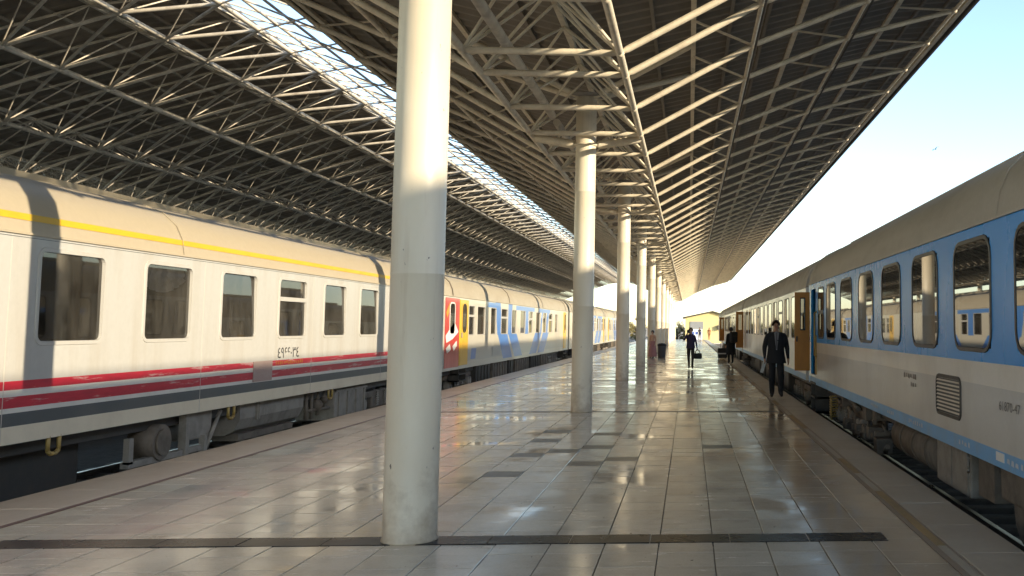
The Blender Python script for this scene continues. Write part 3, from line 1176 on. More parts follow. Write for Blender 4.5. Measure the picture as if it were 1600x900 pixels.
def door_leaf(root, s, ya, yb, z0, z1, mat, win=True, glass='glass', off=.02):
    b = MB()
    b.box(-s * off, s * .02, ya, yb, z0, z1, bev=.012)
    o = b.build('door', mat, root)
    if win:
        yc, w = (ya + yb) / 2, (yb - ya) * .40
        f = MB()
        ring(f, s, yc, (z0 + z1) / 2 + (z1 - z0) * .22, w, (z1 - z0) * .42, w * .4, .03, off + .014, -.005)
        f.build('window_frame', MAT['frame_black'], o)
        pane_mesh(s, yc, (z0 + z1) / 2 + (z1 - z0) * .22, w, (z1 - z0) * .42, w * .4, -off - .003).build('pane', MAT[glass], o)
    h = MB()
    h.box(-s * (off + .04), -s * off, ya + .12, ya + .18, z0 + (z1 - z0) * .42, z0 + (z1 - z0) * .50, bev=.01)
    h.build('handle', MAT['grime_light'], o)
    return o


def text_part(body, size, s, y, z, off, mat, name, parent, stretch=1.0, depth=0.0):
    cu = bpy.data.curves.new('lettering', 'FONT')
    cu.body = body
    cu.size = size
    cu.resolution_u = 4
    tmp = bpy.data.objects.new('lettering', cu)
    COL.objects.link(tmp)
    dg = bpy.context.evaluated_depsgraph_get()
    me = bpy.data.meshes.new_from_object(tmp.evaluated_get(dg))
    bpy.data.objects.remove(tmp)
    # text runs away from the camera on the left train (s<0), toward the camera on the right train (s>0)
    for v in me.vertices:
        tx, tz = v.co.x * stretch, v.co.y
        v.co = (-s * off, y + tx if s < 0 else y - tx, z + tz)
    me.materials.clear()
    me.materials.append(mat)
    return link(name, me, parent)


def faded_marks(s, y, z, w, h, n, mat, parent, seed):
    """stencilled marks too worn to read: a row of uneven dabs of paint"""
    r = random.Random(seed)
    b = MB()
    for i in range(n):
        a = y + w * i / n
        ww = w / n * r.uniform(.45, .8)
        hh = h * r.uniform(.6, 1)
        zz = z + r.uniform(0, h - hh)
        b.face([(-s * .004, a, zz), (-s * .004, a + ww, zz + .1 * h), (-s * .004, a + ww * .8, zz + hh), (-s * .004, a + ww * .1, zz + hh * .9)])
    return b.build('faded_marking', mat, parent)


XSL, XSR = -6.75, 2.70
ROOF_L = [(0, 2.53), (.035, 2.74), (.12, 2.93), (.30, 3.10), (.6, 3.22), (.95, 3.285), (1.415, 3.31)]
ROOF_R = [(0, 2.58), (.04, 2.80), (.13, 3.01), (.32, 3.20), (.62, 3.35), (1.0, 3.44), (1.415, 3.47)]

# --- left train, first coach: white with red and grey stripes
wins = []
for k in range(12):
    y = 11.10 + 1.985 * (k - 5)
    w = dict(y=y, z=1.90, w=1.10, h=.93)
    if k == 6:
        w['curtain'] = 'sag'
    if k == 8:
        w['vent'] = True
    w['tilt'] = {5: .004, 6: .0, 7: .034, 8: .012, 9: .036, 10: .038}.get(k, .01)
    wins.append(w)
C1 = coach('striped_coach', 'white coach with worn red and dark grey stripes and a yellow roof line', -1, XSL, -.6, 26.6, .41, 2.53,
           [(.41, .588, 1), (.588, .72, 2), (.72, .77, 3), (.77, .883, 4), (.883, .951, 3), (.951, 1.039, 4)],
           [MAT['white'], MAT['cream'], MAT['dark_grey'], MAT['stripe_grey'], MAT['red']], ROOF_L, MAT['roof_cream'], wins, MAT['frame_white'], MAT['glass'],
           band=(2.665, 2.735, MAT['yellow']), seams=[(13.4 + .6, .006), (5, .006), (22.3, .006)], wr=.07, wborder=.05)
yo = .6
for y in (2.4, 6.3, 10.1, 14.0, 17.95, 21.9, 25.3):
    b = MB(); b.box(-.004, .0025, y + yo - .004, y + yo + .004, .42, 2.52)
    b.build('panel_seam', MAT['warm_grey'], C1)
b = MB(); b.box(-.004, .003, .0, 27.2, 2.488, 2.494)
b.build('panel_seam', MAT['dark_grey'], C1)
text_part('٤٩۶۶٠٣٤', .25, -1, 16.50 + yo, 1.075, .005, MAT['lettering'], 'coach_number', C1, 1.12)
faded_marks(-1, 16.45 + yo, .962, 1.15, .07, 14, MAT['lettering_orange'], C1, 1)
p = MB(); p.box(.004, .012, 15.62 + yo, 16.30 + yo, .73, 1.045)
p.build('patched_panel', MAT['patch'], C1)
for y in (10.95, 15.0, 19.0, 7.0):
    b = MB()
    b.path([(-.02, y - .09 + yo, .43), (-.02, y - .09 + yo, .27), (-.02, y - .05 + yo, .235), (-.02, y + .05 + yo, .235), (-.02, y + .09 + yo, .27), (-.02, y + .09 + yo, .43)], .022, 8)
    b.build('jacking_loop', MAT['door_edge'], C1)
# equipment hanging below the first coach
eq = MB()
eq.tube((-.12, 13.32 + yo, .08), (-.45, 13.32 + yo, .08), .23, n=24)
eq.tube((-.09, 13.32 + yo, .08), (-.12, 13.32 + yo, .08), .17, n=24)
eq.build('air_cylinder', MAT['grime'], C1)
eq = MB()
eq.box(-.15, -.22, 12.62 + yo, 12.72 + yo, -.12, .2)
eq.box(-.15, -.25, 12.62 + yo, 13.95 + yo, -.17, -.09)
eq.box(-.12, -.22, 13.92 + yo, 14.02 + yo, -.24, .40)
eq.box(-.12, -.20, 14.45 + yo, 14.53 + yo, -.24, .05)
eq.box(-.15, -.22, 14.02 + yo, 14.45 + yo, -.16, -.08)
eq.tube((-.15, 14.95 + yo, .36), (-.15, 14.5 + yo, -.2), .03)
eq.build('hanger_frame', MAT['grime_light'], C1)
eq = MB()
eq.box(-.18, -.8, 14.08 + yo, 14.78 + yo, .0, .40, bev=.03)
eq.build('equipment_box', MAT['grime_light'], C1)
eq = MB()
n = 10
for a, b_ in ((15.7, 18.2),):
    vs = []
    pr = [(-.20, .41), (-.20, .15), (-.28, -.02), (-.42, -.10), (-.95, -.10), (-.95, .41)]
    k = len(pr)
    vs = [(x, y + yo, z) for y in (a, b_) for x, z in pr]
    eq.idx(vs, [(i, (i + 1) % k, k + (i + 1) % k, k + i) for i in range(k)] + [tuple(range(k)), tuple(range(2 * k - 1, k - 1, -1))])
    for y in (a + .55, a + .62):
        eq.box(-.17, -.2, y + yo, y + .03 + yo, .1, .41)
eq.build('water_tank', MAT['grime_light'], C1)
eq = MB()
eq.box(-.3, -.7, 15.9 + yo, 18.0 + yo, -.2, -.1)
eq.build('tank_cradle', MAT['grime'], C1)
eq = MB()
for y in (18.45, 18.7, 19.0, 19.3):
    eq.tube((-.25, y + yo, .4), (-.25, y + yo, random.uniform(-.15, .1)), .035, n=8)
eq.tube((-.25, 18.4 + yo, .05), (-.25, 19.6 + yo, .02), .03)
eq.sphere((-.24, 18.95 + yo, .12), .11, 10, 6)
eq.sphere((-.24, 19.3 + yo, .2), .08, 10, 6)
eq.build('valve_gear', MAT['grime'], C1)
eq = MB()
eq.box(-.2, -.95, 19.75 + yo, 21.6 + yo, -.25, .38, bev=.02)
for i in range(4):
    y = 19.95 + i * .5
    eq.box(-.17, -.2, y + yo - .02, y + yo + .02, -.22, .35)
eq.box(-.165, -.2, 19.75 + yo, 21.6 + yo, .30, .35)
eq.build('battery_box', MAT['grime_light'], C1)
eq = MB()
eq.box(-.55, -2.3, 4.9 + yo, 12.3 + yo, -.42, .39, bev=.03)  # long dark box added to black out the view under the coach
eq.build('equipment_box', MAT['dark_steel'], C1)

# --- left train, blue-lettered coaches
LIV = [(10.38, -1.2, .90, .46, 1.34), (8.78, -.4, .46, 1.32, 2.45), (12.86, -1.58, .88, .46, 1.34), (10.2, 0, .42, 1.32, 2.45),
       (14.84, 1.71, .93, .46, 1.34), (17.15, 1.70, .93, .46, 1.34), (6.9, 0, .95, 2.26, 2.43), (13.7, 0, 2.3, 2.26, 2.43), (13.95, 0, .42, 1.32, 2.43),
       (17.2, .45, .20, 1.30, 2.40), (18.9, .5, .34, 1.30, 2.43), (18.9, 0, 1.9, 2.26, 2.43), (3.75, .35, .35, .60, .93)]
MAT['livery'] = livery_material('blue_lettered_livery', LIV)


def blue_lettered(label, y0, y1, end_panel, roof_seams=True):
    L = y1 - y0
    ws = []
    for k in range(10):
        y = y0 + 5.0 + k * 1.98
        w = dict(y=y + .05, z=1.80, w=1.16 if k % 2 == 0 else .92, h=.87)
        if k % 3 == 2:
            w['vent'] = True
        ws.append(w)
    ws.append(dict(y=y0 + 3.65, z=1.80, w=.80, h=.87, vent=True))
    c = coach('blue_lettered_coach', label, -1, XSL, y0, y1, .36, 2.45, [], [MAT['livery']], [(t, z - .06) for t, z in ROOF_L], MAT['roof_sand'], ws,
              MAT['frame_white'], MAT['glass_far'], seams=[(1.2, .05), (L * .36, .05), (L * .66, .05), (L - 1.2, .05)], seam_mat=MAT['grime'], wr=.06, wborder=.03,
              group='coaches of the far train')
    if end_panel:
        b = MB(); b.box(.004, .012, .35, 2.02, .44, 2.42)
        o = b.build('red_end_panel', MAT['door_red'], c)
        ring_b = MB(); ring(ring_b, -1, 1.15, 1.83, .55, .85, .12, .05, .02, -.01)
        ring_b.build('window_frame', MAT['decal_white'], o)
        pane_mesh(-1, 1.15, 1.83, .55, .85, .12, -.016).build('pane', MAT['glass_dark'], o)
        flames = [[(.4, 1.35), (1.4, 1.75), (1.9, 1.45), (1.2, 1.25), (.5, 1.15)], [(.45, 1.0), (.9, 1.12), (1.05, .95), (.6, .85)], [(1.2, 1.05), (1.7, 1.2), (1.75, 1.05), (1.35, .9)]]
        for k, f in enumerate(flames):
            flat_poly(-1, f, .016 + .001 * k).build('white_swirl', MAT['decal_white'], o)
        flat_poly(-1, [(.4, 2.0), (.8, 2.3), (.75, 2.0), (.5, 1.85)], .017).build('orange_swirl', MAT['decal_flame'], o)
    door_leaf(c, -1, 2.08, 3.15, .46, 2.40, MAT['door_yellow'])
    door_leaf(c, -1, L - 2.0, L - 1.0, .46, 2.40, MAT['door_yellow'])
    for a in (2.1, L - 1.98):
        st_ = MB()
        st_.box(.02, -.3, a, a + .95, .18, .22)
        st_.box(.02, -.3, a, a + .95, -.02, .02)
        st_.box(.0, -.3, a, a + .03, -.02, .4)
        st_.box(.0, -.3, a + .92, a + .95, -.02, .4)
        st_.build('door_steps', MAT['dark_steel'], c)
    for a, b_, m_ in ((5.2, 7.4, 'dark_steel'), (7.9, 10.6, 'grime'), (11.0, 11.9, 'dark_steel'), (12.4, 15.6, 'grime'), (16.2, 18.8, 'dark_steel'), (19.2, 21.0, 'grime')):
        e = MB()
        e.box(-.15, -.9, a, b_, -.28, .35, bev=.03)
        for q in range(int((b_ - a) / .5)):
            e.box(-.12, -.15, a + .2 + q * .5, a + .26 + q * .5, -.24, .3)
        e.build('equipment_box', MAT[m_], c)
    return c


C2 = blue_lettered('coach with a red end, yellow doors and big blue lettering', 27.1, 54.9, True)
C3 = blue_lettered('blue-lettered coach half hidden behind the second column', 55.4, 79.2, False)
C4 = blue_lettered('last blue-lettered coach, glimpsed between two columns', 79.7, 106.5, False)
fp = MB(); fp.box(.004, .010, 6.9, 8.3, .60, .92)
fp.build('grey_panel', MAT['grey_panel'], C2)

# --- right train, near coach: blue, cream and grey
wins = []
for k in range(11):
    y = 9.19 + 1.875 * (k - 4)
    if y > 18.3:
        continue
    wins.append(dict(y=y, z=1.925, w=1.16, h=1.00))
wins.append(dict(y=18.50, z=1.925, w=1.12, h=1.00))
wins.append(dict(y=19.90, z=2.19, w=.80, h=.44, r=.10))
wins.append(dict(y=19.90, z=1.66, w=.80, h=.47, r=.10))
R1 = coach('blue_coach', 'near blue, cream and grey coach with black-framed rounded windows and a louvred vent', 1, XSR, -4.6, 21.95, .40, 2.58,
           [(.40, .545, 1), (.545, 1.085, 2), (1.085, 1.295, 3)], [MAT['blue'], MAT['skirt_blue'], MAT['warm_grey'], MAT['beige']], ROOF_R, MAT['roof_grey'], wins,
           MAT['frame_black'], MAT['glass_dark'], wr=.17, interior=MAT['interior_dark'], seams=[(25.9, .03), (13, .006), (6, .006)],
           doors=[dict(open=True, a=20.75, b=21.55, z0=.60, z1=2.45)], wborder=.045)
yo = 4.6
v = MB()
ring(v, 1, 10.07 + yo, .90, .90, .36, .06, .04, .012, .03)
vo = v.build('vent', MAT['dark_steel'], R1)
vb = MB(); vb.box(-.003, .002, 9.62 + yo, 10.52 + yo, .72, 1.08)
vb.build('vent_back', MAT['frame_black'], vo)
sm = MB()
sm.idx([(-.004, -.44, .0), (-.004, .44, .0), (-.016, .44, -.015), (-.016, -.44, -.015), (-.004, -.44, -.018), (-.004, .44, -.018)], [(0, 1, 2, 3), (3, 2, 5, 4), (0, 3, 4), (1, 5, 2)])
slat = sm.mesh('slat', MAT['beige'])
for k in range(9):
    link('slat', slat, vo, (0, 10.07 + yo, 1.065 - k * .0385))
text_part('61870-47', .115, 1, 8.40 + yo, .90, .004, MAT['lettering_grey'], 'coach_number', R1, 1.25)
faded_marks(1, 11.5 + yo, .99, .7, .07, 6, MAT['lettering_grey'], R1, 2)
faded_marks(1, 11.5 + yo, .90, .35, .06, 3, MAT['lettering_grey'], R1, 3)
for k, (y, n) in enumerate(((13.9, 5), (12.8, 4), (11.2, 7), (9.3, 4), (7.8, 4))):
    faded_marks(1, y + yo, .45, .11 * n, .06, n, MAT['lettering_white'], R1, 10 + k)
p = MB(); p.box(-.004, .004, 8.28 + yo, 8.50 + yo, .455, .53)
p.build('white_plate', MAT['decal_white'], R1)
# open end door of the blue coach, swung out square to the side
dp = MB()
dp.box(-.36, -.02, 21.60 + yo, 21.64 + yo, .66, 2.40, bev=.01)
do = dp.build('open_door', MAT['door_orange'], R1)
w_ = MB()
w_.box(-.24, -.12, 21.585 + yo, 21.655 + yo, 1.55, 2.28, bev=.01)
w_.build('window_frame', MAT['frame_black'], do)
w_ = MB(); w_.box(-.222, -.138, 21.58 + yo, 21.66 + yo, 1.58, 2.25)
w_.build('pane', MAT['glass_dark'], do)
w_ = MB(); w_.box(-.33, -.30, 21.55 + yo, 21.60 + yo, 1.30, 1.42, bev=.008)
w_.build('handle', MAT['dark_steel'], do)
dp = MB()
dp.box(-.02, .04, 20.60 + yo, 20.74 + yo, .62, 1.45, bev=.01)
dp.build('door_post', MAT['door_edge'], R1)
hand_rail(1, 20.55 + yo, 1.0, 1.95, R1, MAT['door_edge'], .02)
st_ = MB()
for z in (.42, .12, -.18):
    st_.box(-.02, .3, 20.75 + yo, 21.55 + yo, z - .02, z + .02)
st_.box(.0, .3, 20.75 + yo, 20.78 + yo, -.2, .6)
st_.box(.0, .3, 21.52 + yo, 21.55 + yo, -.2, .6)
st_.build('door_steps', MAT['dark_steel'], R1)
eq = MB()
eq.tube((.46, 11.3 + yo, .10), (.46, 13.9 + yo, .10), .27, n=28)
for y in (11.9, 12.6, 13.3):
    eq.tube((.46, y + yo - .03, .10), (.46, y + yo + .03, .10), .285, n=28)
eq.build('air_reservoir', MAT['grime'], R1)
eq = MB()
eq.box(.16, .9, 9.85 + yo, 11.15 + yo, -.12, .40, bev=.02)
for y in (9.9, 10.52):
    eq.box(.14, .16, y + yo, y + .58 + yo, -.09, .34)
eq.build('equipment_box', MAT['grime_light'], R1)
eq = MB()
eq.path([(.12, 9.80 + yo, .34), (.10, 9.72 + yo, .30), (.10, 9.72 + yo, .20), (.12, 9.80 + yo, .16)], .018)
eq.build('lifting_hook', MAT['grime_light'], R1)
eq = MB()
eq.box(.2, .8, 9.2 + yo, 9.7 + yo, -.05, .36)
eq.tube((.22, 8.4 + yo, .02), (.5, 8.4 + yo, .02), .30, n=24)
eq.box(.16, .5, 7.4 + yo, 8.9 + yo, .05, .38, bev=.03)
eq.build('generator_drive', MAT['grime'], R1)
eq = MB()
for i in range(9):
    z = -.2 + i * .05
    eq.tube((.14, 19.35 + yo, z), (.14, 19.62 + yo, z + .025), .018, n=6)
    eq.tube((.14, 19.62 + yo, z + .025), (.28, 19.5 + yo, z + .05), .018, n=6)
eq.build('coil_spring', MAT['door_edge'], R1)
for k in range(26):
    eq = MB()
    y = 14.2 + yo + random.random() * 4.6
    z = random.uniform(-.2, .34)
    d = random.uniform(.08, .3)
    if k % 2:
        eq.tube((.2, y, z), (.2 + random.uniform(-.04, .1), y + d * 2, z + random.uniform(-.1, .1)), random.uniform(.015, .045), n=7)
    else:
        eq.box(.16, .4, y, y + d, z - d * .4, z + d * .4, bev=.01)
    eq.build('brake_rod' if k % 2 else 'brake_block', MAT['grime'], R1)

# --- right train, white coaches


def white_coach(label, y0, y1, n, mats, frame):
    L = y1 - y0
    ws = [dict(y=y0 + 2.6 + k * 1.86, z=1.88, w=1.12, h=1.02, vent=(k % 5 == 2)) for k in range(n)]
    c = coach('white_coach', label, 1, XSR, y0, y1, .40, 2.55, [(.40, .54, 1)], mats, [(t, z - .03) for t, z in ROOF_R], MAT['roof_grey'], ws, frame, MAT['glass_dark'],
              wr=.12, interior=MAT['interior_dark'], seams=[(.6, .03), (L * .5, .008), (L - .6, .05)], wborder=.035, group='white coaches of the near train')
    a = L - 1.0
    o = MB(); o.box(-.40, -.02, a, a + .05, .62, 2.40, bev=.01)
    d = o.build('open_door', MAT['door_orange'], c)
    w = MB(); w.box(-.28, -.12, a - .012, a + .06, 1.5, 2.25)
    w.build('pane', MAT['glass_dark'], d)
    for q in ((5.5, 7.5), (8.2, 10.0), (11, 13.6), (14.4, 16.2), (17.0, 19.4)):
        e = MB(); e.box(.15, .9, q[0], q[1], -.22, .38, bev=.03)
        e.build('equipment_box', MAT['dark_steel'], c)
    s_ = MB()
    for z in (.36, .08, -.2):
        s_.box(-.02, .3, a - .85, a - .1, z - .02, z + .02)
    s_.build('door_steps', MAT['dark_steel'], c)
    return c


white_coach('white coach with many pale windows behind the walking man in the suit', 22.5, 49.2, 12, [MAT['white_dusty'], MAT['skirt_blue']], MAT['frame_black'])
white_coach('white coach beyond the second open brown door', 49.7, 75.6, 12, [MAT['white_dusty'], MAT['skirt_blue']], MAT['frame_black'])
c = coach('beige_van', 'beige end van at the far end of the near train', 1, XSR, 76.1, 90.0, .40, 2.55, [], [MAT['cream']], [(t, z - .03) for t, z in ROOF_R], MAT['roof_sand'],
          [dict(y=86.5, z=1.9, w=.7, h=.8)], MAT['frame_black'], MAT['glass_dark'], interior=MAT['interior_dark'])
door_leaf(c, 1, 2.2, 4.6, .5, 2.4, MAT['door_orange'], False)


# ------------------------------------------------------------------ far buildings and trees
b = empty('unseen_shade_building', (20, 50, 0))  # out of view, added to shade the columns and lower side of the left train
tag(b, 'unseen flat-roofed building added beyond the near train to cast shade', 'building', kind='thing')
w = MB(); w.box(0, 14, -95, -5, -.95, 9.95)
w.build('wall', MAT['concrete'], b)
w = MB(); w.box(-.35, 14.3, -95.3, -4.7, 9.95, 10.35)
w.build('parapet', MAT['concrete'], b)
w = MB(); w.box(-.12, .02, -95, -5, 4.6, 5.0)
w.build('string_course', MAT['concrete'], b)
wm = MB(); wm.box(-.05, .03, -1.5, 1.5, -.95, .95)
wm_ = wm.mesh('window', MAT['frame_white'])
wp = MB(); wp.box(-.07, .0, -1.4, -.05, -.85, .85); wp.box(-.07, 0, .05, 1.4, -.85, .85)
wp_ = wp.mesh('pane', MAT['glass_dark'])
for z in (2.4, 7.2):
    for k in range(14):
        o = link('window', wm_, b, (0, -88 + k * 6.07, z))
        link('pane', wp_, o)

b = empty('yellow_shed', (0, 140, 0))
tag(b, 'small yellow building with a grey shutter beyond the platform end', 'building', kind='thing')
w = MB()
pr = [(-.56, -.95), (9.0, -.95), (9.0, 2.2), (3.3, 3.85), (-.56, 3.02)]
k = len(pr)
vs = [(x, y, z) for y in (0, 12) for x, z in pr]
w.idx(vs, [tuple(range(k)), tuple(range(2 * k - 1, k - 1, -1))] + [(i, k + i, k + (i + 1) % k, (i + 1) % k) for i in range(k)])
w.build('wall', MAT['yellow_wall'], b)
w = MB()
rp = [(-.95, 2.94), (3.3, 3.86), (9.4, 2.08)]
for (xa, za), (xb, zb) in zip(rp[:-1], rp[1:]):
    vs = [(xa, -.4, za), (xb, -.4, zb), (xb, 12.4, zb), (xa, 12.4, za), (xa, -.4, za + .16), (xb, -.4, zb + .16), (xb, 12.4, zb + .16), (xa, 12.4, za + .16)]
    w.idx(vs, [(0, 3, 2, 1), (4, 5, 6, 7), (0, 1, 5, 4), (1, 2, 6, 5), (2, 3, 7, 6), (3, 0, 4, 7)])
w.build('roof', MAT['dark_steel'], b)
w = MB(); w.box(.10, 2.0, -.08, .02, 1.42, 2.48)
sh_ = w.build('shutter', MAT['shutter'], b)
for i in range(7):
    q = MB(); q.box(.14, 1.96, -.11, -.08, 1.48 + i * .14, 1.57 + i * .14)
    q.build('slat', MAT['shutter'], sh_)
w = MB(); w.box(.2, 1.85, -.07, .02, -.3, 1.40)
d_ = w.build('door', MAT['sign_white'], b)
for x in (.35, .9, 1.4):
    q = MB(); q.box(x, x + .34, -.1, -.07, .62, 1.0)
    q.build('pane', MAT['sign_blue'], d_)
w = MB(); w.box(4.0, 4.45, -.5, .0, 1.35, 1.95)
w.build('wall_lamp', MAT['dark_steel'], b)
w = MB(); w.box(-3, 9.5, -4, 0, -.95, -.60)
tag(w.build('pavement', MAT['sign_white'], None, (0, 139.9, 0)), kind='structure')

MAT['leaf'], nt, bs = newmat('leaf')
oi = N(nt, 'ShaderNodeNewGeometry')
rnd = oi.outputs['Random Per Island']
nt.links.new(mix_col(nt, rnd, (.075, .10, .03), (.17, .15, .05)), bs.inputs['Base Color'])
bs.inputs['Roughness'].default_value = .6
MAT['leaf2'], nt, bs = newmat('dry_leaf')
oi = N(nt, 'ShaderNodeNewGeometry')
nt.links.new(mix_col(nt, oi.outputs['Random Per Island'], (.14, .12, .035), (.26, .20, .06)), bs.inputs['Base Color'])
bs.inputs['Roughness'].default_value = .6


def tree(name, label, x, y, h, rx, seed, mat, n=2600):
    r = random.Random(seed)
    t = empty(name, (x, y, -.95))
    tag(t, label, 'tree', 'trees past the platform end')
    tr = MB()
    tr.tube((0, 0, 0), (0, 0, h * .5), .14, .09, 10)
    tips = []
    for k in range(9):
        a = r.uniform(0, 2 * PI)
        z = h * r.uniform(.18, .5)
        e = (math.cos(a) * rx * r.uniform(.3, .8), math.sin(a) * rx * r.uniform(.3, .8), z + h * r.uniform(.15, .4))
        tr.tube((0, 0, z), e, .06, .02, 6)
        tips.append(e)
    tr.build('trunk', MAT['bark'], t)
    cr = MB()
    cl = []
    for k in range(26):
        a, u = r.uniform(0, 2 * PI), math.sqrt(r.random())
        z = h * r.uniform(.22, .93)
        f = math.sin(PI * min(1, max(.1, (z / h - .08) / .95))) ** .6
        cl.append((math.cos(a) * u * rx * f, math.sin(a) * u * rx * f, z, r.uniform(.22, .45) * rx))
    for k in range(n):
        c = r.choice(cl)
        d = Vector((r.gauss(0, 1), r.gauss(0, 1), r.gauss(0, .8))).normalized() * c[3] * r.random() ** .4
        p = Vector(c[:3]) + d
        u = Vector((r.gauss(0, 1), r.gauss(0, 1), r.gauss(0, 1))).normalized()
        v = u.orthogonal().normalized()
        s_ = r.uniform(.06, .13)
        cr.face([p - u * s_, p + v * s_ * .55, p + u * s_, p - v * s_ * .55])
    cr.build('crown', mat, t)
    return t


tree('shrub_tree', 'dusty green bushy tree left of the yellow building', -1.7, 146, 3.4, 1.5, 1, MAT['leaf'])
tree('shrub_tree', 'bushy tree by the last columns, beside the dusty green one', -4.6, 150, 3.3, 1.6, 2, MAT['leaf'])
tree('shrub_tree', 'yellowish tree seen between the third and fourth columns', -8.1, 150, 4.2, 1.3, 3, MAT['leaf2'])
tree('shrub_tree', 'yellow-green tree behind the fourth column', -11.0, 152, 3.9, 1.5, 4, MAT['leaf2'])
tree('shrub_tree', 'low tree behind the last blue-lettered coach', -14.5, 155, 3.6, 1.8, 5, MAT['leaf'])

# ------------------------------------------------------------------ people
def person(label, loc, rz, H, joints, mats, regions, hair, seed=0, extra_parts=None):
    """one continuous skinned body; joints = {name: (x, y, z, rx, ry)}, built for a height of 1.75 m and scaled"""
    J = dict(
        pelvis=(0, 0, .95, .150, .115), waist=(0, .0, 1.10, .135, .10), chest=(0, .0, 1.28, .165, .115), collar=(0, -.005, 1.43, .12, .085),
        neck=(0, -.005, 1.50, .055, .055), jaw=(0, .018, 1.565, .066, .075), head=(0, .008, 1.635, .078, .092), crown=(0, -.004, 1.705, .055, .065), nose=(0, .106, 1.622, .011, .013),
        shL=(-.175, 0, 1.405, .068, .068), elL=(-.235, -.02, 1.13, .05, .05), wrL=(-.245, .05, .89, .034, .034), haL=(-.245, .07, .82, .026, .038),
        shR=(.175, 0, 1.405, .068, .068), elR=(.235, -.02, 1.13, .05, .05), wrR=(.245, .05, .89, .034, .034), haR=(.245, .07, .82, .026, .038),
        hipL=(-.09, 0, .88, .105, .105), knL=(-.10, .02, .49, .068, .068), anL=(-.10, -.01, .10, .046, .05), toL=(-.115, .14, .035, .042, .03),
        hipR=(.09, 0, .88, .105, .105), knR=(.10, .02, .49, .068, .068), anR=(.10, -.01, .10, .046, .05), toR=(.115, .14, .035, .042, .03))
    J.update(joints)
    E = [('pelvis', 'waist'), ('waist', 'chest'), ('chest', 'collar'), ('collar', 'neck'), ('neck', 'jaw'), ('jaw', 'head'), ('head', 'crown'), ('head', 'nose')]
    for sd in 'LR':
        E += [('collar', 'sh' + sd), ('sh' + sd, 'el' + sd), ('el' + sd, 'wr' + sd), ('wr' + sd, 'ha' + sd), ('pelvis', 'hip' + sd), ('hip' + sd, 'kn' + sd), ('kn' + sd, 'an' + sd), ('an' + sd, 'to' + sd)]
        w_, h_ = Vector(J['wr' + sd][:3]), Vector(J['ha' + sd][:3])
        d = (h_ - w_).normalized()
        side = Vector((0, 1, 0)) if abs(d.y) < .8 else Vector((0, 0, 1))
        inn = d.cross(side).normalized()
        for q, ln in enumerate((.062, .072, .068, .052)):
            b0 = h_ + side * (.027 - .018 * q)
            m_ = b0 + d * ln * .55
            e_ = m_ + d * ln * .4 + inn * .02 * (1 if sd == 'L' else 1)
            J['f%s%da' % (sd, q)] = (*m_, .0095, .0095)
            J['f%s%db' % (sd, q)] = (*e_, .008, .008)
            E += [('ha' + sd, 'f%s%da' % (sd, q)), ('f%s%da' % (sd, q), 'f%s%db' % (sd, q))]
        th = w_ + d * .03 + side * .045
        J['t%sa' % sd] = (*th, .011, .011)
        J['t%sb' % sd] = (*(th + d * .04 + side * .012), .0095, .0095)
        E += [('wr' + sd, 't%sa' % sd), ('t%sa' % sd, 't%sb' % sd)]
    names = list(J)
    k = H / 1.75
    me = bpy.data.meshes.new('body_frame')
    me.from_pydata([Vector(J[n][:3]) * k for n in names], [(names.index(a), names.index(b_)) for a, b_ in E], [])
    tmp = bpy.data.objects.new('body_frame', me)
    COL.objects.link(tmp)
    md = tmp.modifiers.new('skin', 'SKIN')
    md.use_smooth_shade = True
    md.branch_smoothing = .4
    for i, n in enumerate(names):
        sv = me.skin_vertices[0].data[i]
        sv.radius = (J[n][3] * k, J[n][4] * k)
        sv.use_root = (n == 'pelvis')
    tmp.modifiers.new('sub', 'SUBSURF').levels = 2
    tmp.modifiers['sub'].render_levels = 2
    dg = bpy.context.evaluated_depsgraph_get()
    bm_ = bpy.data.meshes.new_from_object(tmp.evaluated_get(dg))
    bpy.data.objects.remove(tmp)
    for m_ in mats:
        bm_.materials.append(m_)
    for p_ in bm_.polygons:
        c = p_.center / k
        p_.material_index = regions(c)
        p_.use_smooth = True
    o = link('person', bm_, None, loc)
    o.rotation_euler = (0, 0, rz)
    tag(o, label, 'person')
    # hair cap
    hb = MB()
    hx, hy, hz = J['head'][:3]
    n1, n2 = 18, 9
    vs, fs = [], []
    for j in range(n2 + 1):
        a = j / n2 * hair['down']
        for i in range(n1):
            t = 2 * PI * i / n1
            front = max(0, math.sin(t))
            aa = a * (1 - front * hair.get('front', .45))
            vs.append(((hx + .098 * math.sin(aa) * math.cos(t)) * k, (hy - .006 + .112 * math.sin(aa) * math.sin(t)) * k, (hz + .01 + .118 * math.cos(aa)) * k))
    for j in range(n2):
        for i in range(n1):
            fs.append((j * n1 + i, (j + 1) * n1 + i, (j + 1) * n1 + (i + 1) % n1, j * n1 + (i + 1) % n1))
    hb.idx(vs, fs, 0, True)
    hb.build('hair', hair['mat'], o)
    for sg in (-1, 1):
        e = MB(); e.sphere(((hx + sg * .032) * k, (hy + .092) * k, (hz + .005) * k), .010 * k, 6, 4)
        e.build('eye', MAT['hair'], o)
    e = MB()
    e.box((hx - .022) * k, (hx + .022) * k, (hy + .088) * k, (hy + .096) * k, (hz - .058) * k, (hz - .050) * k)
    e.build('mouth', MAT['door_red'], o)
    return o, k


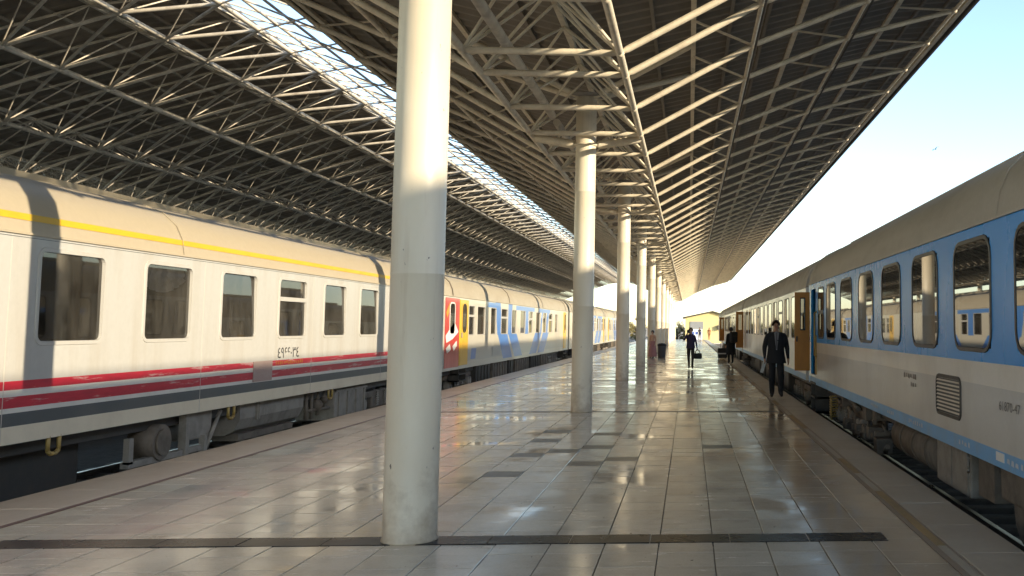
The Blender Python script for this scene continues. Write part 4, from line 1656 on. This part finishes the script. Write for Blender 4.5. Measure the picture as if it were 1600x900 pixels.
def skirt_shell(o, k, name, mat, rings, split=True):
    """cloth shell (jacket or dress hem) of elliptical rings (z, rx, ry, cy)"""
    b_ = MB()
    n = 28
    vs, fs = [], []
    for z, rx, ry, cy in rings:
        for i in range(n):
            t = 2 * PI * i / n
            w = 1 + .02 * math.sin(5 * t + z * 9)
            vs.append((rx * w * math.cos(t) * k, (cy + ry * w * math.sin(t)) * k, z * k))
    for j in range(len(rings) - 1):
        for i in range(n):
            fs.append((j * n + i, j * n + (i + 1) % n, (j + 1) * n + (i + 1) % n, (j + 1) * n + i))
    b_.idx(vs, fs, 0, True)
    return b_.build(name, mat, o)


# man in a dark suit walking toward the camera
def reg_suit(c):
    if c.z > 1.485:
        return 0
    if c.z < .085:
        return 2
    if abs(c.x) > .17 and c.z < .885:
        return 0
    return 1


man, k = person('man in a black suit and tie walking beside the near train', (2.0, 22.45, 0), PI, 1.78,
                dict(elL=(-.255, -.02, 1.12, .058, .058), wrL=(-.27, .05, .87, .036, .036), haL=(-.272, .07, .80, .026, .038),
                     elR=(.262, -.03, 1.13, .058, .058), wrR=(.265, .10, .90, .036, .036), haR=(.262, .13, .835, .026, .038),
                     shL=(-.19, 0, 1.40, .078, .078), shR=(.19, 0, 1.40, .078, .078),
                     knL=(-.10, .13, .50, .082, .082), anL=(-.10, .05, .12, .06, .06), toL=(-.115, .20, .06, .045, .032),
                     knR=(.09, -.01, .49, .082, .082), anR=(.08, -.14, .11, .06, .06), toR=(.095, .0, .035, .045, .032)),
                [MAT['skin'], MAT['suit'], MAT['shoe']], reg_suit, dict(mat=MAT['hair_brown'], down=1.75, front=.55))
skirt_shell(man, k, 'jacket', MAT['suit'], [(1.42, .15, .10, 0), (1.30, .205, .142, .0), (1.12, .185, .138, .0), (.98, .20, .15, 0), (.78, .235, .175, .01)])
b_ = MB()
b_.idx([(-.055 * k, .128 * k, 1.47 * k), (.055 * k, .128 * k, 1.47 * k), (.012 * k, .157 * k, 1.08 * k), (-.012 * k, .157 * k, 1.08 * k), (0, .118 * k, 1.50 * k)], [(0, 1, 2, 3), (0, 4, 1)])
b_.build('shirt_front', MAT['shirt'], man)
b_ = MB()
b_.idx([(-.012 * k, .140 * k, 1.47 * k), (.012 * k, .140 * k, 1.47 * k), (.022 * k, .166 * k, 1.14 * k), (0, .167 * k, 1.09 * k), (-.022 * k, .166 * k, 1.14 * k)], [(0, 1, 2, 3, 4)])
b_.build('tie', MAT['tie'], man)
b_ = MB()
b_.box(-.04, .04, -.006, .006, -.26, 0, bev=.002)
pf = b_.build('folder', MAT['paper'], None, (2.0 - .27, 22.45 - .145, .83))
pf.rotation_euler = (.15, .25, .4)
tag(pf, 'white papers held in the hand of the man in the black suit', 'papers')

# person telephoning, walking toward the camera
def reg_phone(c):
    if c.z > 1.485 and abs(c.x) < .12:
        return 0
    if c.z < .085:
        return 3
    if c.x > .18 and c.z < .90:
        return 0
    if c.x < -.10 and c.z > 1.50:
        return 0
    return 1 if c.z > .93 else 2


wom, k = person('person in a dark purple top walking with a phone at the ear', (.06, 37.9, 0), PI, 1.60,
                dict(shL=(-.16, 0, 1.395, .062, .062), shR=(.16, 0, 1.395, .062, .062), elR=(.30, .03, 1.22, .048, .048), wrR=(.16, .08, 1.47, .032, .032), haR=(.115, .05, 1.56, .024, .034),
                     elL=(-.23, -.03, 1.12, .046, .046), wrL=(-.27, .02, .90, .032, .032), haL=(-.275, .03, .83, .024, .034),
                     knL=(-.085, .10, .49, .062, .062), anL=(-.07, .02, .10, .042, .046), toL=(-.085, .15, .04, .038, .028),
                     knR=(.085, .0, .49, .062, .062), anR=(.06, -.16, .12, .042, .046), toR=(.07, -.04, .035, .038, .028)),
                [MAT['skin'], MAT['purple'], MAT['brown_trousers'], MAT['shoe']],
                lambda c: (0 if (c.z > 1.485 and abs(c.x) < .2) or (c.x < -.2 and c.z < .90) else (3 if c.z < .085 else (1 if c.z > .93 else 2))),
                dict(mat=MAT['hair_brown'], down=2.1, front=.6))
skirt_shell(wom, k, 'jacket', MAT['purple'], [(1.40, .13, .09, 0), (1.28, .185, .13, 0), (1.10, .165, .125, 0), (.88, .195, .15, 0)])
b_ = MB()
b_.box(-.05, .05, -.012, .012, -.14, 0, bev=.006)
ph = b_.build('phone', MAT['black'], None, (.06 - .10, 37.9 - .06, 1.52))
tag(ph, 'black phone at the ear of the person in dark purple', 'phone')
bg = empty('handbag', (.06 + .27, 37.9 - .04, 0))
tag(bg, 'black handbag hanging from the hand of the person in purple', 'bag')
b_ = MB()
b_.box(-.15, .17, -.07, .07, .40, .62, bev=.05)
b_.build('bag_body', MAT['black'], bg)
b_ = MB()
b_.path([(-.1, 0, .60), (-.06, 0, .72), (.0, 0, .76), (.06, 0, .72), (.1, 0, .60)], .014)
b_.build('strap', MAT['black'], bg)

# dark figure with a backpack by the second coach door
p3, k = person('dark-clothed person with a backpack beside the white coach', (1.84, 43.2, 0), .5, 1.62, {},
               [MAT['skin'], MAT['suit'], MAT['shoe']], lambda c: 0 if (c.z > 1.5 or (abs(c.x) > .18 and c.z < .88)) else (2 if c.z < .08 else 1), dict(mat=MAT['hair'], down=2.2, front=.5))
skirt_shell(p3, k, 'coat', MAT['suit'], [(1.42, .14, .10, 0), (1.28, .20, .14, 0), (1.1, .19, .14, 0), (.7, .23, .18, 0), (.45, .24, .19, 0)])
bp_ = empty('backpack', (1.84 + .11, 43.2 - .2, .95))
bp_.rotation_euler = (0, 0, .5)
tag(bp_, 'black backpack worn by the person beside the white coach', 'backpack')
b_ = MB(); b_.box(-.17, .17, -.12, .10, 0, .48, bev=.06)
b_.build('pack', MAT['black'], bp_)
b_ = MB(); b_.box(-.12, .12, -.16, -.12, .05, .25, bev=.03)
b_.build('pocket', MAT['suit'], bp_)

# person in pink behind the column and the bin
p4, k = person('person in dusty pink standing by the column and the bin', (-1.92, 51.6, 0), PI * .8, 1.45, {},
               [MAT['skin'], MAT['peach'], MAT['shoe']], lambda c: 0 if c.z > 1.5 else (2 if c.z < .08 else 1), dict(mat=MAT['hair'], down=2.2, front=.5))
skirt_shell(p4, k, 'dress', MAT['pink'], [(1.08, .15, .12, 0), (.9, .19, .16, 0), (.5, .25, .22, 0), (.1, .30, .27, 0)])
bn = empty('litter_bin', (-1.45, 52.2, 0))
tag(bn, 'dark grey litter bin beside the person in pink', 'bin')
b_ = MB(); b_.lathe([(.17, 0), (.20, .03), (.22, .62), (.23, .64)], 20)
b_.build('bin_body', MAT['bin'], bn)
b_ = MB(); b_.lathe([(.24, .64), (.24, .70), (.15, .76), (.02, .77)], 20)
b_.build('lid', MAT['black'], bn)
for k_, (x, y, hgt, lab) in enumerate(((1.72, 50.5, .55, 'black suitcase with a pale strap on the platform by the train'),)):
    su = empty('suitcase', (x, y, 0))
    tag(su, lab, 'suitcase')
    b_ = MB(); b_.box(-.24, .24, -.13, .13, .05, hgt, bev=.04)
    b_.build('case_body', MAT['black'], su)
    b_ = MB()
    b_.box(-.247, .247, -.136, .136, hgt * .45, hgt * .45 + .06)
    if k_ == 0:
        b_.build('strap', MAT['paper'], su)
    b_ = MB(); b_.path([(-.1, 0, hgt), (-.1, 0, hgt + .25), (.1, 0, hgt + .25), (.1, 0, hgt)], .012)
    b_.build('handle', MAT['dark_steel'], su)
    for sx in (-.18, .18):
        b_ = MB(); b_.tube((sx - .02, 0, .035), (sx + .02, 0, .035), .035, n=12)
        b_.build('wheel', MAT['black'], su)
for x, mt, lab in ((1.35, MAT['brown_trousers'], 'dark-clothed person far off in front of the yellow building'), (2.6, MAT['red_brown'], 'person in rust brown far off in front of the yellow building')):
    q, k = person(lab, (x, 128, 0), PI * .9, 1.62, {}, [MAT['skin'], mt, MAT['shoe']], lambda c: 0 if c.z > 1.5 else (2 if c.z < .08 else 1), dict(mat=MAT['hair'], down=2.0, front=.5))

# birds
def bird(label, loc, rz, bank, span):
    o = empty('bird', loc, rz)
    o.rotation_euler = (0, bank, rz)
    o.scale = (.42, .42, .42)
    tag(o, label, 'bird', 'birds in the sky')
    b_ = MB()
    b_.sphere((0, 0, 0), .07, 10, 6, sc=(.8, 2.2, .8))
    b_.sphere((0, .17, .02), .045, 8, 5)
    b_.tube((0, .21, .02), (0, .26, .01), .015, .003, 6)
    b_.build('bird_body', MAT['black'], o)
    b_ = MB()
    b_.idx([(-.03, -.14, 0), (.03, -.14, 0), (.07, -.32, 0), (0, -.29, .005), (-.07, -.32, 0)], [(0, 1, 2, 3, 4)])
    b_.build('tail', MAT['black'], o)
    for sg in (-1, 1):
        b_ = MB()
        b_.idx([(0, .10, .02), (0, -.10, .02), (sg * span * .25, -.08, .15), (sg * span * .25, .13, .15), (sg * span * .5, -.16, .02), (sg * span * .48, -.02, .03)], [(0, 1, 2, 3), (3, 2, 4, 5)])
        b_.build('wing', MAT['black'], o)


bird('small dark bird gliding high above the near train', (11.59, 45, 10.09), .3, -.55, 1.0)
bird('small dark bird lower in the sky beside the canopy edge', (9.14, 70, 7.94), -.2, .1, 1.1)
